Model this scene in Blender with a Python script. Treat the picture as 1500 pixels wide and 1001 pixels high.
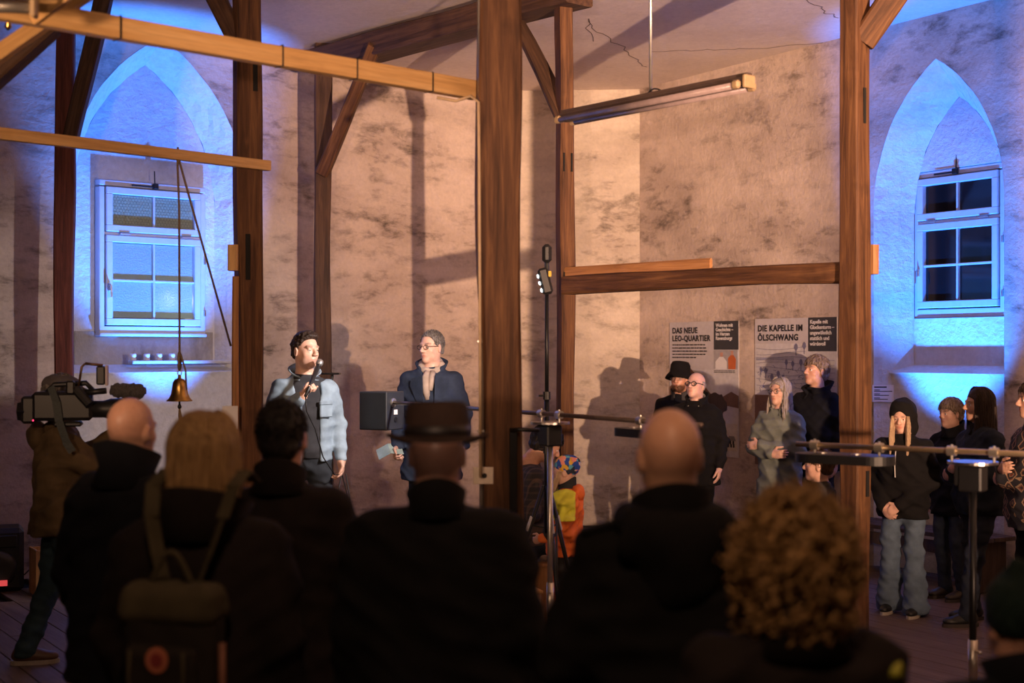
import bpy, math, random
import numpy as np
from mathutils import Vector, Matrix

# ------------------------------------------------------------------ camera, world, lights, exposure
SC = bpy.context.scene
COL = SC.collection
for _o in list(bpy.data.objects):
    bpy.data.objects.remove(_o)
F = 1500 * 50.0 / 36.0            # focal length in pixels
CH = 1.90                         # camera height
HY = 515.0                        # horizon row
def at(px, py, D):
    return Vector(((px - 750.0) / F * D, D, CH + (HY - py) / F * D))

cam = bpy.data.cameras.new('camera'); cam_o = bpy.data.objects.new('camera', cam); COL.objects.link(cam_o)
cam_o.location = (0, 0, CH); cam_o.rotation_euler = (math.radians(90), 0, 0)
cam.lens = 50; cam.sensor_width = 36; cam.sensor_fit = 'HORIZONTAL'
cam.shift_y = (HY - 500.5) / 1500.0
cam.clip_end = 200; cam.clip_start = 0.05
cam.dof.use_dof = True; cam.dof.focus_distance = 11.0; cam.dof.aperture_fstop = 2.0
SC.camera = cam_o

w = bpy.data.worlds.new('world'); SC.world = w; w.use_nodes = True
bg = w.node_tree.nodes['Background']; bg.inputs[0].default_value = (0.45, 0.36, 0.50, 1); bg.inputs[1].default_value = 0.008

def spot(name, loc, aim, energy, color, angle, blend=0.5, size=0.05):
    l = bpy.data.lights.new(name, 'SPOT'); l.energy = energy; l.color = color
    l.spot_size = math.radians(angle); l.spot_blend = blend; l.shadow_soft_size = size
    o = bpy.data.objects.new(name, l); COL.objects.link(o); o.location = loc
    o.rotation_euler = (Vector(aim) - Vector(loc)).to_track_quat('-Z', 'Y').to_euler()
    return o
WARM = (1.0, 0.60, 0.36)
# warm stage spots of the hall, behind and to the right of the audience
spot('hall_spot', (5.0, -2.0, 1.55), (2.2, 15.0, 5.5), 16500, (1.0, 0.60, 0.38), 44, 1.0, 0.07)
spot('hall_spot', (-0.6, -2.2, 1.95), (0.9, 15.4, 5.0), 3000, (1.0, 0.60, 0.41), 29, 1.0, 0.07)
spot('hall_spot', (-2.5, 2.4, 2.5), (-1.3, 7.4, 3.3), 560, WARM, 64, 0.8, 0.12)
spot('hall_spot', (-0.3, 0.7, 4.6), (0.0, 4.2, 1.5), 200, WARM, 85, 0.8, 0.12)
SC.view_settings.view_transform = 'Standard'
SC.view_settings.look = 'None'
SC.view_settings.exposure = -0.05
SC.view_settings.gamma = 1.0
SC.view_settings.use_curve_mapping = False

# ------------------------------------------------------------------ materials
MATS = {}
def new_mat(name):
    m = bpy.data.materials.new(name); m.use_nodes = True
    nt = m.node_tree; b = nt.nodes['Principled BSDF']
    return m, nt, b
def N(nt, t, **kw):
    n = nt.nodes.new(t)
    for k, v in kw.items():
        setattr(n, k, v)
    return n
def L(nt, a, b): nt.links.new(a, b)
def coords(nt, scale=(1, 1, 1), kind='Object', rot=(0, 0, 0)):
    tc = N(nt, 'ShaderNodeTexCoord'); mp = N(nt, 'ShaderNodeMapping')
    mp.inputs['Scale'].default_value = scale; mp.inputs['Rotation'].default_value = rot
    L(nt, tc.outputs[kind], mp.inputs[0]); return mp.outputs[0]
def noise(nt, vec, scale, detail=4, rough=0.55, dist=0.0):
    n = N(nt, 'ShaderNodeTexNoise'); n.inputs['Scale'].default_value = scale
    n.inputs['Detail'].default_value = detail; n.inputs['Roughness'].default_value = rough
    n.inputs['Distortion'].default_value = dist
    L(nt, vec, n.inputs['Vector']); return n.outputs['Fac']
def ramp(nt, fac, stops):
    r = N(nt, 'ShaderNodeValToRGB'); e = r.color_ramp.elements
    while len(e) < len(stops): e.new(0.5)
    for i, (p, c) in enumerate(stops):
        e[i].position = p; e[i].color = (c[0], c[1], c[2], 1)
    L(nt, fac, r.inputs[0]); return r.outputs[0]
def mix(nt, a, b, fac, mode='MIX'):
    m = N(nt, 'ShaderNodeMixRGB', blend_type=mode)
    for i, v in ((0, fac), (1, a), (2, b)):
        if hasattr(v, 'links'): L(nt, v, m.inputs[i])
        elif isinstance(v, (tuple, list)): m.inputs[i].default_value = (v[0], v[1], v[2], 1)
        else: m.inputs[i].default_value = v
    return m.outputs[0]
def bump(nt, b, h, strength=0.3, dist=0.02):
    bp = N(nt, 'ShaderNodeBump'); bp.inputs['Strength'].default_value = strength
    bp.inputs['Distance'].default_value = dist
    L(nt, h, bp.inputs['Height']); L(nt, bp.outputs[0], b.inputs['Normal'])
def plain(name, color, rough=0.6, metal=0.0, var=0.12, scale=20, bmp=0.0, emit=None, estr=1.0):
    if name in MATS: return MATS[name]
    m, nt, b = new_mat(name)
    b.inputs['Roughness'].default_value = rough; b.inputs['Metallic'].default_value = metal
    v = coords(nt); f = noise(nt, v, scale)
    lo = tuple(c * (1 - var) for c in color); hi = tuple(min(1, c * (1 + var)) for c in color)
    L(nt, ramp(nt, f, [(0.3, lo), (0.7, hi)]), b.inputs['Base Color'])
    if bmp: bump(nt, b, f, bmp, 0.01)
    if emit:
        b.inputs['Emission Color'].default_value = (*emit, 1); b.inputs['Emission Strength'].default_value = estr
    MATS[name] = m; return m
def cloth(name, color, rough=0.9, weave=260, var=0.25, sheen=0.0):
    if name in MATS: return MATS[name]
    m, nt, b = new_mat(name); b.inputs['Roughness'].default_value = rough
    b.inputs['Specular IOR Level'].default_value = 0.2
    b.inputs['Sheen Weight'].default_value = sheen
    v = coords(nt); f = noise(nt, v, 9, 5); g = noise(nt, v, weave, 2)
    lo = tuple(c * (1 - var) for c in color); hi = tuple(min(1, c * (1 + var)) for c in color)
    L(nt, ramp(nt, f, [(0.3, lo), (0.7, hi)]), b.inputs['Base Color'])
    bump(nt, b, mix(nt, f, g, 0.35), 0.45, 0.01)
    MATS[name] = m; return m
def plaster(name, light, mid, dark, amount=0.5, stretch=2.4, seed=0.0, bstr=0.5, fine=1.0):
    if name in MATS: return MATS[name]
    m, nt, b = new_mat(name); b.inputs['Roughness'].default_value = 0.92
    b.inputs['Specular IOR Level'].default_value = 0.15
    tc = N(nt, 'ShaderNodeTexCoord'); mp = N(nt, 'ShaderNodeMapping')
    mp.inputs['Location'].default_value = (seed, seed * 0.7, seed * 1.3); mp.inputs['Scale'].default_value = (1, 1, stretch)
    L(nt, tc.outputs['Object'], mp.inputs[0]); v = mp.outputs[0]
    v2 = coords(nt)
    big = noise(nt, v, 0.95, 4, 0.55, 0.2)          # broad clouds
    blot = noise(nt, v, 3.1, 10, 0.70, 0.25)         # soot and damp blotches
    small = noise(nt, v2, 26 * fine, 6, 0.65)
    base = ramp(nt, big, [(0.30, mid), (0.62, light)])
    msk = N(nt, 'ShaderNodeMath', operation='MULTIPLY')
    L(nt, ramp(nt, blot, [(0.49 + 0.06 * (1 - amount), (0, 0, 0)), (0.70, (1, 1, 1))]), msk.inputs[0])
    L(nt, ramp(nt, big, [(0.40, (1, 1, 1)), (0.64, (0.12, 0.12, 0.12))]), msk.inputs[1])
    sc = N(nt, 'ShaderNodeMath', operation='MULTIPLY'); L(nt, msk.outputs[0], sc.inputs[0]); sc.inputs[1].default_value = min(1.0, amount * 1.7)
    c = mix(nt, base, dark, sc.outputs[0])
    c = mix(nt, c, ramp(nt, small, [(0.3, (0.78, 0.78, 0.78)), (0.7, (1, 1, 1))]), 0.7, 'MULTIPLY')
    L(nt, c, b.inputs['Base Color'])
    h = mix(nt, blot, small, 0.45)
    lump = noise(nt, v2, 4.5, 5, 0.6)
    bump(nt, b, mix(nt, h, lump, 0.5), bstr, 0.06)
    MATS[name] = m; return m
def wood(name, c1, c2, c3, rough=0.7, grain=9.0, long=0.55, bstr=0.35):
    """grain runs along the object's local Z"""
    if name in MATS: return MATS[name]
    m, nt, b = new_mat(name); b.inputs['Roughness'].default_value = rough
    b.inputs['Specular IOR Level'].default_value = 0.3
    oi = N(nt, 'ShaderNodeObjectInfo')
    tc = N(nt, 'ShaderNodeTexCoord'); ad = N(nt, 'ShaderNodeVectorMath', operation='ADD')
    mul = N(nt, 'ShaderNodeMath', operation='MULTIPLY'); mul.inputs[1].default_value = 37.0
    L(nt, oi.outputs['Random'], mul.inputs[0])
    L(nt, tc.outputs['Object'], ad.inputs[0]); L(nt, mul.outputs[0], ad.inputs[1])
    mp = N(nt, 'ShaderNodeMapping'); mp.inputs['Scale'].default_value = (grain, grain, long); L(nt, ad.outputs[0], mp.inputs[0])
    v = mp.outputs[0]
    g = noise(nt, v, 3.0, 7, 0.62, 0.8); s = noise(nt, v, 14, 4, 0.6)
    k = noise(nt, ad.outputs[0], 3.5, 3, 0.5)
    c = ramp(nt, g, [(0.28, c1), (0.5, c2), (0.75, c3)])
    c = mix(nt, c, c1, ramp(nt, k, [(0.62, (0, 0, 0)), (0.75, (0.6, 0.6, 0.6))]))
    c = mix(nt, c, ramp(nt, s, [(0.3, (0.7, 0.7, 0.7)), (0.6, (1, 1, 1))]), 0.6, 'MULTIPLY')
    L(nt, c, b.inputs['Base Color'])
    bump(nt, b, mix(nt, g, s, 0.5), bstr, 0.012)
    MATS[name] = m; return m

M_wallL = plaster('plaster_left_wall', (0.64, 0.525, 0.455), (0.42, 0.33, 0.28), (0.060, 0.048, 0.042), 0.95, 2.6, 3.1)
M_wallB = plaster('plaster_back_wall', (0.66, 0.57, 0.48), (0.46, 0.38, 0.32), (0.10, 0.08, 0.065), 0.7, 2.4, 7.7)
M_wallR = plaster('plaster_right_wall', (0.68, 0.56, 0.485), (0.44, 0.35, 0.30), (0.12, 0.095, 0.08), 0.75, 2.2, 12.3)
M_ceil = plaster('plaster_ceiling', (0.74, 0.64, 0.59), (0.64, 0.54, 0.50), (0.46, 0.38, 0.35), 0.2, 1.0, 1.0, 0.25)
M_niche = plaster('plaster_niche', (0.70, 0.68, 0.68), (0.58, 0.56, 0.56), (0.40, 0.38, 0.37), 0.3, 1.6, 5.0, 0.9, 0.8)
M_shade_stain = plaster('plaster_stain_shade', (0.48, 0.44, 0.41), (0.34, 0.31, 0.29), (0.07, 0.06, 0.055), 0.6, 0.35, 9.0, 0.5)  # stained plaster, toned dark for the ledge's shade
M_oak = wood('old_oak', (0.034, 0.014, 0.007), (0.105, 0.046, 0.021), (0.21, 0.10, 0.042))
M_oakd = wood('dark_oak', (0.03, 0.016, 0.011), (0.075, 0.038, 0.024), (0.13, 0.07, 0.042))
M_red = wood('red_stained_post', (0.05, 0.016, 0.014), (0.13, 0.036, 0.03), (0.20, 0.065, 0.05))
M_pine = wood('new_pine', (0.46, 0.25, 0.09), (0.62, 0.36, 0.14), (0.72, 0.45, 0.2), 0.55, 7, 0.4, 0.12)
M_pined = wood('weathered_pine', (0.22, 0.10, 0.04), (0.38, 0.18, 0.07), (0.5, 0.26, 0.11), 0.6, 8, 0.5, 0.2)
M_floor = wood('floor_boards', (0.085, 0.06, 0.052), (0.135, 0.095, 0.085), (0.18, 0.135, 0.12), 0.6, 6, 0.5, 0.2)
M_black = plain('black_plastic', (0.012, 0.012, 0.014), 0.45)
M_blackm = plain('black_metal', (0.02, 0.02, 0.022), 0.35, 0.6)
M_steel = plain('steel', (0.55, 0.52, 0.50), 0.3, 1.0, 0.1)
M_zinc = plain('zinc_plated_steel', (0.62, 0.58, 0.52), 0.35, 0.9, 0.1)
M_brass = plain('brass', (0.55, 0.33, 0.10), 0.28, 1.0, 0.15)
M_white = plain('white_paint', (0.52, 0.51, 0.54), 0.45, 0, 0.05)
M_dark = plain('dark_hollow', (0.006, 0.005, 0.005), 0.9)
M_rope = plain('hemp_rope', (0.20, 0.14, 0.08), 0.9, 0, 0.3, 120, 0.5)
M_paper = plain('white_paper', (0.72, 0.70, 0.72), 0.7, 0, 0.04)
M_cable = plain('black_cable', (0.015, 0.014, 0.014), 0.5)

# ------------------------------------------------------------------ mesh helpers
class MB:
    def __init__(s): s.v = []; s.f = []
    def add(s, vs, fs):
        o = len(s.v); s.v += [tuple(p) for p in vs]; s.f += [tuple(i + o for i in f) for f in fs]; return s
    def box(s, c, size, R=None, bev=0.0):
        hx, hy, hz = size[0] / 2, size[1] / 2, size[2] / 2; c = Vector(c)
        if bev <= 0:
            P = [Vector((x, y, z)) for x in (-hx, hx) for y in (-hy, hy) for z in (-hz, hz)]
            fs = [(0, 1, 3, 2), (4, 6, 7, 5), (0, 4, 5, 1), (2, 3, 7, 6), (0, 2, 6, 4), (1, 5, 7, 3)]
        else:
            b = min(bev, hx * .9, hy * .9, hz * .9); P = []; idx = {}
            for sx in (-1, 1):
                for sy in (-1, 1):
                    for sz in (-1, 1):
                        for a in range(3):
                            p = [sx * (hx - b), sy * (hy - b), sz * (hz - b)]
                            p[a] = (sx * hx, sy * hy, sz * hz)[a]
                            idx[(sx, sy, sz, a)] = len(P); P.append(Vector(p))
            fs = []
            for a in range(3):
                o1, o2 = [i for i in range(3) if i != a]
                for sg in (-1, 1):
                    q = []
                    for s1, s2 in ((-1, -1), (1, -1), (1, 1), (-1, 1)):
                        k = [0, 0, 0]; k[a] = sg; k[o1] = s1; k[o2] = s2; q.append(idx[(*k, a)])
                    fs.append(q)
            for a in range(3):
                o1, o2 = [i for i in range(3) if i != a]
                for s1 in (-1, 1):
                    for s2 in (-1, 1):
                        k0 = [0, 0, 0]; k0[o1] = s1; k0[o2] = s2; k1 = list(k0); k0[a] = -1; k1[a] = 1
                        fs.append([idx[(*k0, o1)], idx[(*k1, o1)], idx[(*k1, o2)], idx[(*k0, o2)]])
            for sx in (-1, 1):
                for sy in (-1, 1):
                    for sz in (-1, 1): fs.append([idx[(sx, sy, sz, a)] for a in range(3)])
        if R is not None: P = [R @ p for p in P]
        return s.add([p + c for p in P], fs)
    def tube(s, pts, r, n=8, cap=True):
        pts = [Vector(p) for p in pts]; m = len(pts)
        rr = r if isinstance(r, (list, tuple)) else [r] * m
        vs = []; fs = []; prev = None
        for i, p in enumerate(pts):
            t = (pts[min(i + 1, m - 1)] - pts[max(i - 1, 0)]).normalized()
            u = prev if prev is not None else (Vector((0, 0, 1)) if abs(t.z) < .9 else Vector((1, 0, 0)))
            u = (u - t * u.dot(t)); u = u.normalized() if u.length > 1e-6 else t.orthogonal().normalized()
            prev = u; vv = t.cross(u)
            for k in range(n):
                a = 2 * math.pi * k / n
                vs.append(p + (u * math.cos(a) + vv * math.sin(a)) * rr[i])
        for i in range(m - 1):
            for k in range(n):
                a, b = i * n + k, i * n + (k + 1) % n
                fs.append((a, b, b + n, a + n))
        if cap: fs.append(tuple(range(n - 1, -1, -1))); fs.append(tuple((m - 1) * n + k for k in range(n)))
        return s.add(vs, fs)
    def lathe(s, prof, c=(0, 0, 0), n=24, R=None, sx=1, sy=1):
        vs = []; fs = []; c = Vector(c); m = len(prof)
        for r, z in prof:
            for k in range(n):
                a = 2 * math.pi * k / n; p = Vector((r * math.cos(a) * sx, r * math.sin(a) * sy, z))
                vs.append((R @ p if R is not None else p) + c)
        for i in range(m - 1):
            for k in range(n):
                a, b = i * n + k, i * n + (k + 1) % n
                fs.append((a, b, b + n, a + n))
        fs.append(tuple(range(n - 1, -1, -1))); fs.append(tuple((m - 1) * n + k for k in range(n)))
        return s.add(vs, fs)
    def prism(s, poly, d0, d1, M):
        """poly = 2-D outline (u, v); extruded from w=d0 to w=d1 and mapped by M(u, v, w)"""
        n = len(poly)
        vs = [M(u, v, d0) for u, v in poly] + [M(u, v, d1) for u, v in poly]
        fs = [tuple(range(n - 1, -1, -1)), tuple(range(n, 2 * n))]
        fs += [(i, (i + 1) % n, (i + 1) % n + n, i + n) for i in range(n)]
        return s.add(vs, fs)
    def build(s, name, mat, parent=None, smooth=False, loc=None):
        me = bpy.data.meshes.new(name); me.from_pydata(s.v, [], s.f)
        if mat: me.materials.append(mat)
        import bmesh as _b
        bm = _b.new(); bm.from_mesh(me); _b.ops.recalc_face_normals(bm, faces=bm.faces); bm.to_mesh(me); bm.free()
        if smooth: me.polygons.foreach_set('use_smooth', [True] * len(me.polygons))
        o = bpy.data.objects.new(name, me); COL.objects.link(o)
        if parent is not None: o.parent = parent
        if loc is not None: o.location = loc
        return o
def mesh_np(name, V, Q, mat, parent=None, colors=None):
    me = bpy.data.meshes.new(name); nv, nq = len(V), len(Q)
    me.vertices.add(nv); me.vertices.foreach_set('co', np.ascontiguousarray(V, np.float32).ravel())
    me.loops.add(nq * 4); me.loops.foreach_set('vertex_index', np.ascontiguousarray(Q, np.int32).ravel())
    me.polygons.add(nq); me.polygons.foreach_set('loop_start', np.arange(0, nq * 4, 4, dtype=np.int32))
    me.polygons.foreach_set('use_smooth', np.ones(nq, dtype=bool))
    me.update(calc_edges=True)
    if colors is not None:
        a = me.color_attributes.new('Col', 'FLOAT_COLOR', 'POINT')
        c4 = np.ones((nv, 4), np.float32); c4[:, :3] = colors; a.data.foreach_set('color', c4.ravel())
    me.materials.append(mat)
    o = bpy.data.objects.new(name, me); COL.objects.link(o)
    if parent is not None: o.parent = parent
    return o
def tag(o, label=None, cat=None, group=None, kind=None):
    if label: o['label'] = label
    if cat: o['category'] = cat
    if group: o['group'] = group
    if kind: o['kind'] = kind
    return o
def empty(name, loc=(0, 0, 0), rz=0.0, label=None, cat=None, group=None, kind=None):
    o = bpy.data.objects.new(name, None); COL.objects.link(o); o.location = loc; o.rotation_euler = (0, 0, rz)
    o.empty_display_size = 0.1
    return tag(o, label, cat, group, kind)
RNG = random.Random(5)
# ------------------------------------------------------------------ room shell
CEIL = 4.75
class Frame:
    """a wall plane: u along the wall, v up, w into the wall"""
    def __init__(s, o, d):
        s.o = Vector((o[0], o[1], 0)); s.d = Vector((d[0], d[1], 0)).normalized()
        s.n = Vector((-s.d.y, s.d.x, 0))
        s.R = Matrix((s.d, s.n, Vector((0, 0, 1)))).transposed()
        if s.n.y < 0: raise ValueError
    def M(s, u, v, w=0.0): return s.o + s.d * u + s.n * w + Vector((0, 0, v))
    def hit(s, px, py, w=0.0):
        r = Vector(((px - 750) / F, 1, (HY - py) / F)); c = Vector((0, 0, CH)); q = s.o + s.n * w
        t = (q - c).dot(s.n) / r.dot(s.n); p = c + r * t
        return (p - s.o).dot(s.d), p.z
FL = Frame((-3.50, 12.37), (0.749, 0.663))
FR = Frame((1.388, 15.46), (0.534, -0.845))
FB = Frame((0.075, 15.54), (1.313, -0.08))

def arch(uc, a, s, p, z0, n=14):
    """pointed arch outline: bottom left, round the apex, bottom right"""
    r = p - s; c = (r * r - a * a) / (2 * a); R = a + c
    th = math.atan2(r, c)
    right = [(uc - c + R * math.cos(th * i / n), s + R * math.sin(th * i / n)) for i in range(n + 1)]
    left = [(2 * uc - u, v) for u, v in right]
    return [(uc - a, z0)] + left + right[::-1][1:] + [(uc + a, z0)]
def wall_with_niche(name, fr, u0, u1, mat, uc, a, s, p, a2, s2, p2, wd, zl, wp, hole, sgn):
    mb = MB(); out = arch(uc, a, s, p, 0.0)
    def q(a_, b_, c_, d_): mb.add([fr.M(*a_), fr.M(*b_), fr.M(*c_), fr.M(*d_)], [(0, 1, 2, 3)])
    q((u0, 0), (uc - a, 0), (uc - a, CEIL), (u0, CEIL)); q((uc + a, 0), (u1, 0), (u1, CEIL), (uc + a, CEIL))
    for i in range(1, len(out) - 2):
        q(out[i], out[i + 1], (out[i + 1][0], CEIL), (out[i][0], CEIL))
    wall = mb.build(name, mat); tag(wall, kind='structure')
    # splayed reveal
    inn = arch(uc, a2, s2, p2, 0.0); mb = MB(); n = len(out); rows = []
    K = 5
    for k in range(K + 1):
        t = k / K
        rows.append([(out[i][0] * (1 - t) + inn[i][0] * t, out[i][1] * (1 - t) + inn[i][1] * t, wd * t) for i in range(n)])
    rr = random.Random(3)
    vs = []
    for k, row in enumerate(rows):
        for (u, v, w_) in row:
            j = 0.008 if 0 < k else 0.005
            vs.append(fr.M(u + rr.uniform(-j, j), v + rr.uniform(-j, j), w_ - 0.001))
    fs = [(k * n + i, k * n + i + 1, (k + 1) * n + i + 1, (k + 1) * n + i) for k in range(K) for i in range(n - 1)]
    mb.add(vs, fs); mb.build('niche_reveal', M_niche, wall, smooth=False)
    # back panel with the window opening
    mb = MB(); h0, h1, g0, g1 = hole
    us = sorted(set([u for u, v in inn] + [h0, h1]))
    def top(u):
        for i in range(1, n - 2):
            ua, va = inn[i]; ub, vb = inn[i + 1]
            if min(ua, ub) - 1e-6 <= u <= max(ua, ub) + 1e-6 and abs(ub - ua) > 1e-9: return va + (vb - va) * (u - ua) / (ub - ua)
        return s2
    for ua, ub in zip(us[:-1], us[1:]):
        if ub - ua < 1e-6: continue
        if ua >= h0 - 1e-6 and ub <= h1 + 1e-6:
            spans = [(zl, zl, g0, g0), (g1, g1, top(ua), top(ub))]
        else: spans = [(zl, zl, top(ua), top(ub))]
        for (va, vb, vc, vd) in spans:
            mb.add([fr.M(ua, va, wd), fr.M(ub, vb, wd), fr.M(ub, vd, wd), fr.M(ua, vc, wd)], [(0, 1, 2, 3)])
    # inner cheeks of the window opening
    for (ua, va, ub, vb) in ((h0, g0, h0, g1), (h1, g0, h1, g1), (h0, g0, h1, g0), (h0, g1, h1, g1)):
        mb.add([fr.M(ua, va, wd), fr.M(ub, vb, wd), fr.M(ub, vb, wd + .25), fr.M(ua, va, wd + .25)], [(0, 1, 2, 3)])
    mb.build('niche_back', M_niche, wall)
    # strip under the window; left one stained, with the ledge's shade painted in
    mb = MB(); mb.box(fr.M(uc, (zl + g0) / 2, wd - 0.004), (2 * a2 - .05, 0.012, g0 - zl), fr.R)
    mb.build('under_window_strip', M_shade_stain if sgn < 0 else M_niche, wall)
    # parapet below the window with its ledge
    mb = MB(); mb.box(fr.M(uc, zl / 2, (wp + wd) / 2 + .02), (2 * a - .06, wd - wp + .04, zl), fr.R)
    mb.v = [(x, y, min(z, zl - .05)) for x, y, z in mb.v]
    mb.build('parapet', M_niche, wall)
    mb = MB(); A_ = a - .05; f0, f1 = wp - .02, wd + .01
    mb.add([fr.M(uc + q * A_, z, w_) for q in (-1, 1) for (z, w_) in ((zl - .06, f0), (zl - .045, f0), (zl + .028, f1), (zl - .06, f1))], [(0, 1, 2, 3), (4, 7, 6, 5), (0, 4, 5, 1), (1, 5, 6, 2), (2, 6, 7, 3), (3, 7, 4, 0)])
    mb.build('ledge', M_niche, wall)
    return wall

# left wall: window frame corners from the photograph, on the back plane of the niche
WD = 0.30
hl = FL.hit(139, 492, WD)[0], FL.hit(294, 492, WD)[0], FL.hit(215, 491, WD)[1], FL.hit(215, 270, WD)[1]
uL0, _ = FL.hit(99, 300); uL1, _ = FL.hit(362, 300); ucL = (uL0 + uL1) / 2; aL = (uL1 - uL0) / 2
zledge = FL.hit(220, 538, 0.1)[1]
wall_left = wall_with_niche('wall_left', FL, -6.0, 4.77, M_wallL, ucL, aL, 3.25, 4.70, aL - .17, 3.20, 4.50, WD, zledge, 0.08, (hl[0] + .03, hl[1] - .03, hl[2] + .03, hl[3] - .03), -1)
hr = FR.hit(1336, 466, WD)[0], FR.hit(1470, 464, WD)[0], FR.hit(1400, 465, WD)[1], FR.hit(1400, 246, WD)[1]
uR0, _ = FR.hit(1280, 300); uR1, _ = FR.hit(1471, 300); ucR = (uR0 + uR1) / 2; aR = (uR1 - uR0) / 2
wall_right = wall_with_niche('wall_right', FR, 0.0, 9.0, M_wallR, ucR, aR, 3.15, 4.37, aR - .20, 3.12, 4.08, WD, zledge, 0.13, (hr[0] - .004, hr[1] + .004, hr[2] - .004, hr[3] + .004), 1)
mb = MB(); e = (FR.o - FB.o).length
mb.add([FB.M(0, 0), FB.M(e, 0), FB.M(e, CEIL), FB.M(0, CEIL)], [(0, 1, 2, 3)])
tag(mb.build('wall_back', M_wallB), kind='structure')
for nm, p0, p1 in (('wall_nave_right', FR.M(9, 0), Vector((6.3, -6, 0))), ('wall_nave_left', FL.M(-6, 0), Vector((-8.0, -6, 0)))):
    mb = MB(); up = Vector((0, 0, CEIL)); mb.add([p0, p1, p1 + up, p0 + up], [(0, 1, 2, 3)])
    tag(mb.build(nm, M_wallR), kind='structure')
mb = MB(); mb.box((-0.5, 5, CEIL + .05), (18, 24, .1)); ceiling = tag(mb.build('ceiling', M_ceil), kind='structure')
# hairline cracks in the ceiling plaster
mcr = plain('plaster_crack', (0.10, 0.075, 0.065), 0.95)
for pts in ([(868, 60), (858, 28), (880, 50), (912, 68), (932, 88), (948, 98)], [(955, 76), (1010, 74), (1060, 72), (1120, 70), (1225, 60)], [(1180, 0), (1200, 10), (1215, 20), (1228, 26)]):
    P = []
    for x, y in pts:
        D = (CEIL - CH) * F / (HY - y); P.append(at(x, y, D) + Vector((0, 0, .001)))
    fine = []
    for a_, b_ in zip(P[:-1], P[1:]):
        for k in range(5): fine.append(a_.lerp(b_, k / 5) + Vector((RNG.uniform(-.03, .03), RNG.uniform(-.03, .03), 0)))
    MB().tube(fine + [P[-1]], .005, 4).build('crack', mcr, ceiling)
# floor: a dark sub-floor with single boards laid along the right wall's direction
mb = MB(); mb.box((-0.5, 5, -.09), (18, 24, .1)); floor = tag(mb.build('floor', M_dark), kind='structure')
PW = 0.17
bl = {}
for ln in (3.0, 3.6, 4.2):
    m_ = MB(); m_.box((0, 0, 0), (PW - .005, .035, ln - .006), None, .003); bl[ln] = m_
proto = {}
dz = FR.d.copy(); sz = Vector((FR.d.y, -FR.d.x, 0)) * -1
RM = Matrix((sz, Vector((0, 0, 1)), -dz)).transposed().to_4x4()
cnt = 0
rf = random.Random(11)
for row in range(-70, 90):
    base = Vector((-0.5, 8, 0)) + sz * (row * PW); t = -9.0 - rf.random() * 3
    while t < 9:
        ln = rf.choice((3.0, 3.6, 4.2)); c = base + dz * (t + ln / 2); t += ln
        vis = False
        for k in (-.5, 0, .5):
            p = c + dz * ln * k
            if 1.5 < p.y and abs(p.x) < p.y * .40 + .2: vis = True
        if not vis or c.y > 15.6 or cnt >= 299: continue
        if (c - FR.o).dot(FR.n) > .1 or (c - FL.o).dot(FL.n) > .9: continue
        if ln not in proto:
            o = bl[ln].build('floor_board', M_floor, floor); proto[ln] = o
        else:
            o = proto[ln].copy(); COL.objects.link(o); o.parent = floor
        o.matrix_local = Matrix.Translation((c.x, c.y, -.0175)) @ RM; cnt += 1

# windows -----------------------------------------------------------
def glass(name, tint, patt):
    m, nt, b = new_mat(name); b.inputs['Roughness'].default_value = 0.22
    b.inputs['Base Color'].default_value = (*tint, 1)
    v = coords(nt)
    if patt == 'clear':
        b.inputs['Roughness'].default_value = 0.05; return m
    f = noise(nt, v, 70 if patt == 'rough' else 30, 3)
    bump(nt, b, f, 0.7, 0.012)
    tr = N(nt, 'ShaderNodeBsdfTranslucent'); tr.inputs[0].default_value = (*[min(1, c * 1.6) for c in tint], 1)
    gl = N(nt, 'ShaderNodeBsdfGlass'); gl.inputs['Roughness'].default_value = 0.35; gl.inputs[0].default_value = (.8, .9, .85, 1)
    bp = [n for n in nt.nodes if n.type == 'BUMP'][0]; L(nt, bp.outputs[0], tr.inputs[1]); L(nt, bp.outputs[0], gl.inputs['Normal'])
    ms = N(nt, 'ShaderNodeMixShader'); ms.inputs[0].default_value = 0.35
    m2 = N(nt, 'ShaderNodeMixShader'); m2.inputs[0].default_value = 0.25
    out = [n for n in nt.nodes if n.type == 'OUTPUT_MATERIAL'][0]
    L(nt, b.outputs[0], ms.inputs[1]); L(nt, tr.outputs[0], ms.inputs[2])
    L(nt, ms.outputs[0], m2.inputs[1]); L(nt, gl.outputs[0], m2.inputs[2]); L(nt, m2.outputs[0], out.inputs[0])
    return m
M_gwire = glass('wired_frosted_glass', (0.44, 0.47, 0.33), 'wave')
M_gfrost = glass('frosted_glass', (0.46, 0.55, 0.50), 'rough')
M_gdark = glass('dark_clear_glass', (0.006, 0.007, 0.008), 'clear')
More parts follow.
